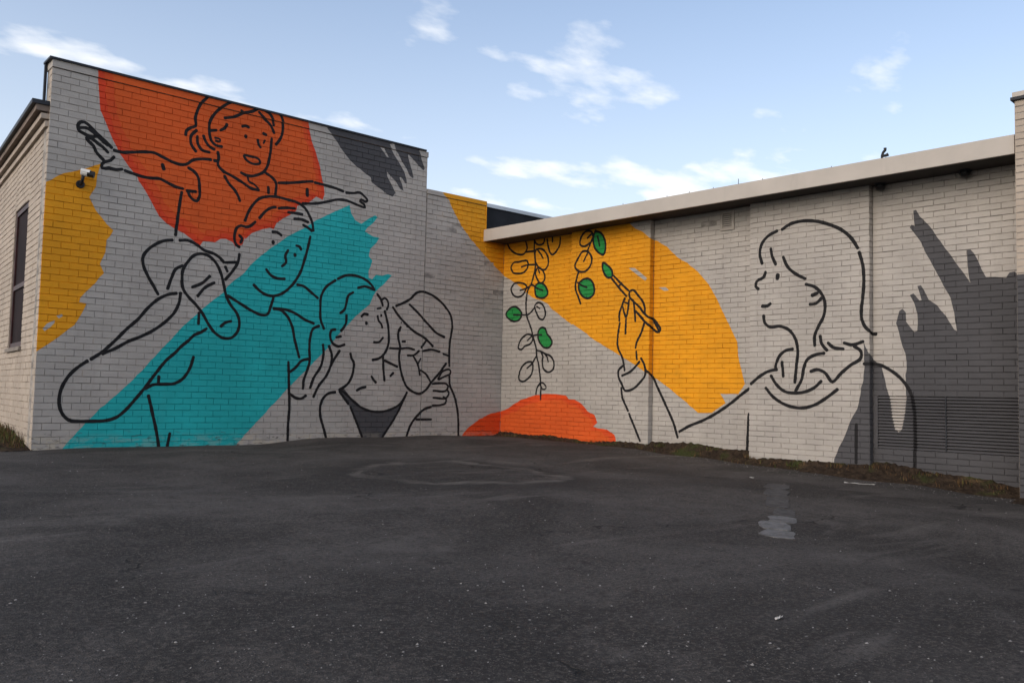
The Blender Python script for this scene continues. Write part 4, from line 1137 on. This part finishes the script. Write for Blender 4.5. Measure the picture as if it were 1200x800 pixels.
k = NT('grit'); vo = k.n('ShaderNodeTexVoronoi'); vo.inputs['Scale'].default_value = 40; k.link(k.pos, vo.inputs['Vector']); q = k.n('ShaderNodeSeparateColor'); k.link(vo.outputs['Color'], q.inputs[0])
M['grit'] = k.done(k.mix(k.rng(q.outputs[0], .2, .95), (0.05, 0.047, 0.045), (0.28, 0.265, 0.25)), 0.9, 0.2)
tag(obj('grit', V, F, M['grit']), 'loose grit and small stones scattered over the asphalt', None, None, 'stuff')
# broken pale patch in the asphalt
k = NT('worn_concrete'); b_ = k.mix(k.rng(k.noise(16, 5, .7), .35, .65), (0.085, 0.082, 0.079), (0.155, 0.150, 0.145)); k.bump(k.noise(70, 4), .8, .006); M['concrete'] = k.done(b_, .85, .3)
k = NT('worn_old_patch'); b_ = k.mix(k.rng(k.noise(12, 6, .75), .35, .65), (0.045, 0.042, 0.040), (0.085, 0.080, 0.076)); k.bump(k.noise(70, 4), .8, .006); M['old_patch'] = k.done(b_, .9, .2)
repair = thing('asphalt_repair', (5.1, 3.2, gz(5.1, 3.2)), 'pale crumbling repair patch in the dark asphalt', 'patch')
A, B = Vector((4.95, 3.03)), Vector((7.55, 4.55)); ax2 = (B - A).normalized(); sd = Vector((-ax2.y, ax2.x)); Lg = (B - A).length
tt = 0.0
while tt < Lg - 0.1:
    pale = tt < 1.0
    ln = random.uniform(0.34, 0.5) if pale else random.uniform(0.3, 0.6)
    off = random.gauss(0, .015) if pale else random.gauss(0.02, .03)
    w = random.uniform(.095, .125) if pale else random.uniform(.07, .12)
    n = 14; pts = []
    for q in range(n):
        an = 2 * math.pi * q / n; ex = 0.55
        cx_, sy_ = math.copysign(abs(math.cos(an)) ** ex, math.cos(an)), math.copysign(abs(math.sin(an)) ** ex, math.sin(an))
        r_ = random.uniform(.86, 1.06)
        pts.append(A + ax2 * (tt + ln / 2 + cx_ * ln * 0.5 * r_) + sd * (off + sy_ * w * r_ * random.uniform(.9, 1.1)))
    top = 0.0035 + random.uniform(0, .002)
    vs = [(p.x, p.y, gz(p.x, p.y) + top) for p in pts] + [(p.x, p.y, gz(p.x, p.y) - 0.03) for p in pts]
    fs = [tuple(range(n))] + [(q, q + n, (q + 1) % n + n, (q + 1) % n) for q in range(n)]
    o = obj('slab_fragment', vs, fs, M['concrete'] if pale else M['old_patch']); child(o, repair)
    tt += ln + (0.004 if pale else random.uniform(-0.01, 0.05))
for i, (x, y, a, lx, ly, lab) in enumerate([(8.95, 4.50, -1.1, .30, .05, 'torn white paper strip on asphalt near the louvre'), (3.05, 1.86, 0.2, .055, .018, 'tiny white paper scrap lying on open asphalt'), (8.0, 5.2, 1.0, .06, .04, 'crumpled pale scrap near the weeds of the low wall')]):
    n = 7; vs = []
    for q in range(n):
        for s_ in (-1, 0, 1):
            xx = (q / (n - 1) - .5) * lx; yy = s_ * ly / 2 * (1 - .3 * abs(q / 3 - 1)) + random.gauss(0, .003)
            px, py = x + xx * math.cos(a) - yy * math.sin(a), y + xx * math.sin(a) + yy * math.cos(a)
            vs.append((px, py, gz(px, py) + 0.004 + abs(random.gauss(0, .005))))
    fs = [(q * 3 + s_, q * 3 + s_ + 3, q * 3 + s_ + 4, q * 3 + s_ + 1) for q in range(n - 1) for s_ in (0, 1)]
    o = obj('litter_scrap', vs, fs, M['litter']); md = o.modifiers.new('thick', 'SOLIDIFY'); md.thickness = 0.0015
    tag(o, lab, 'litter')
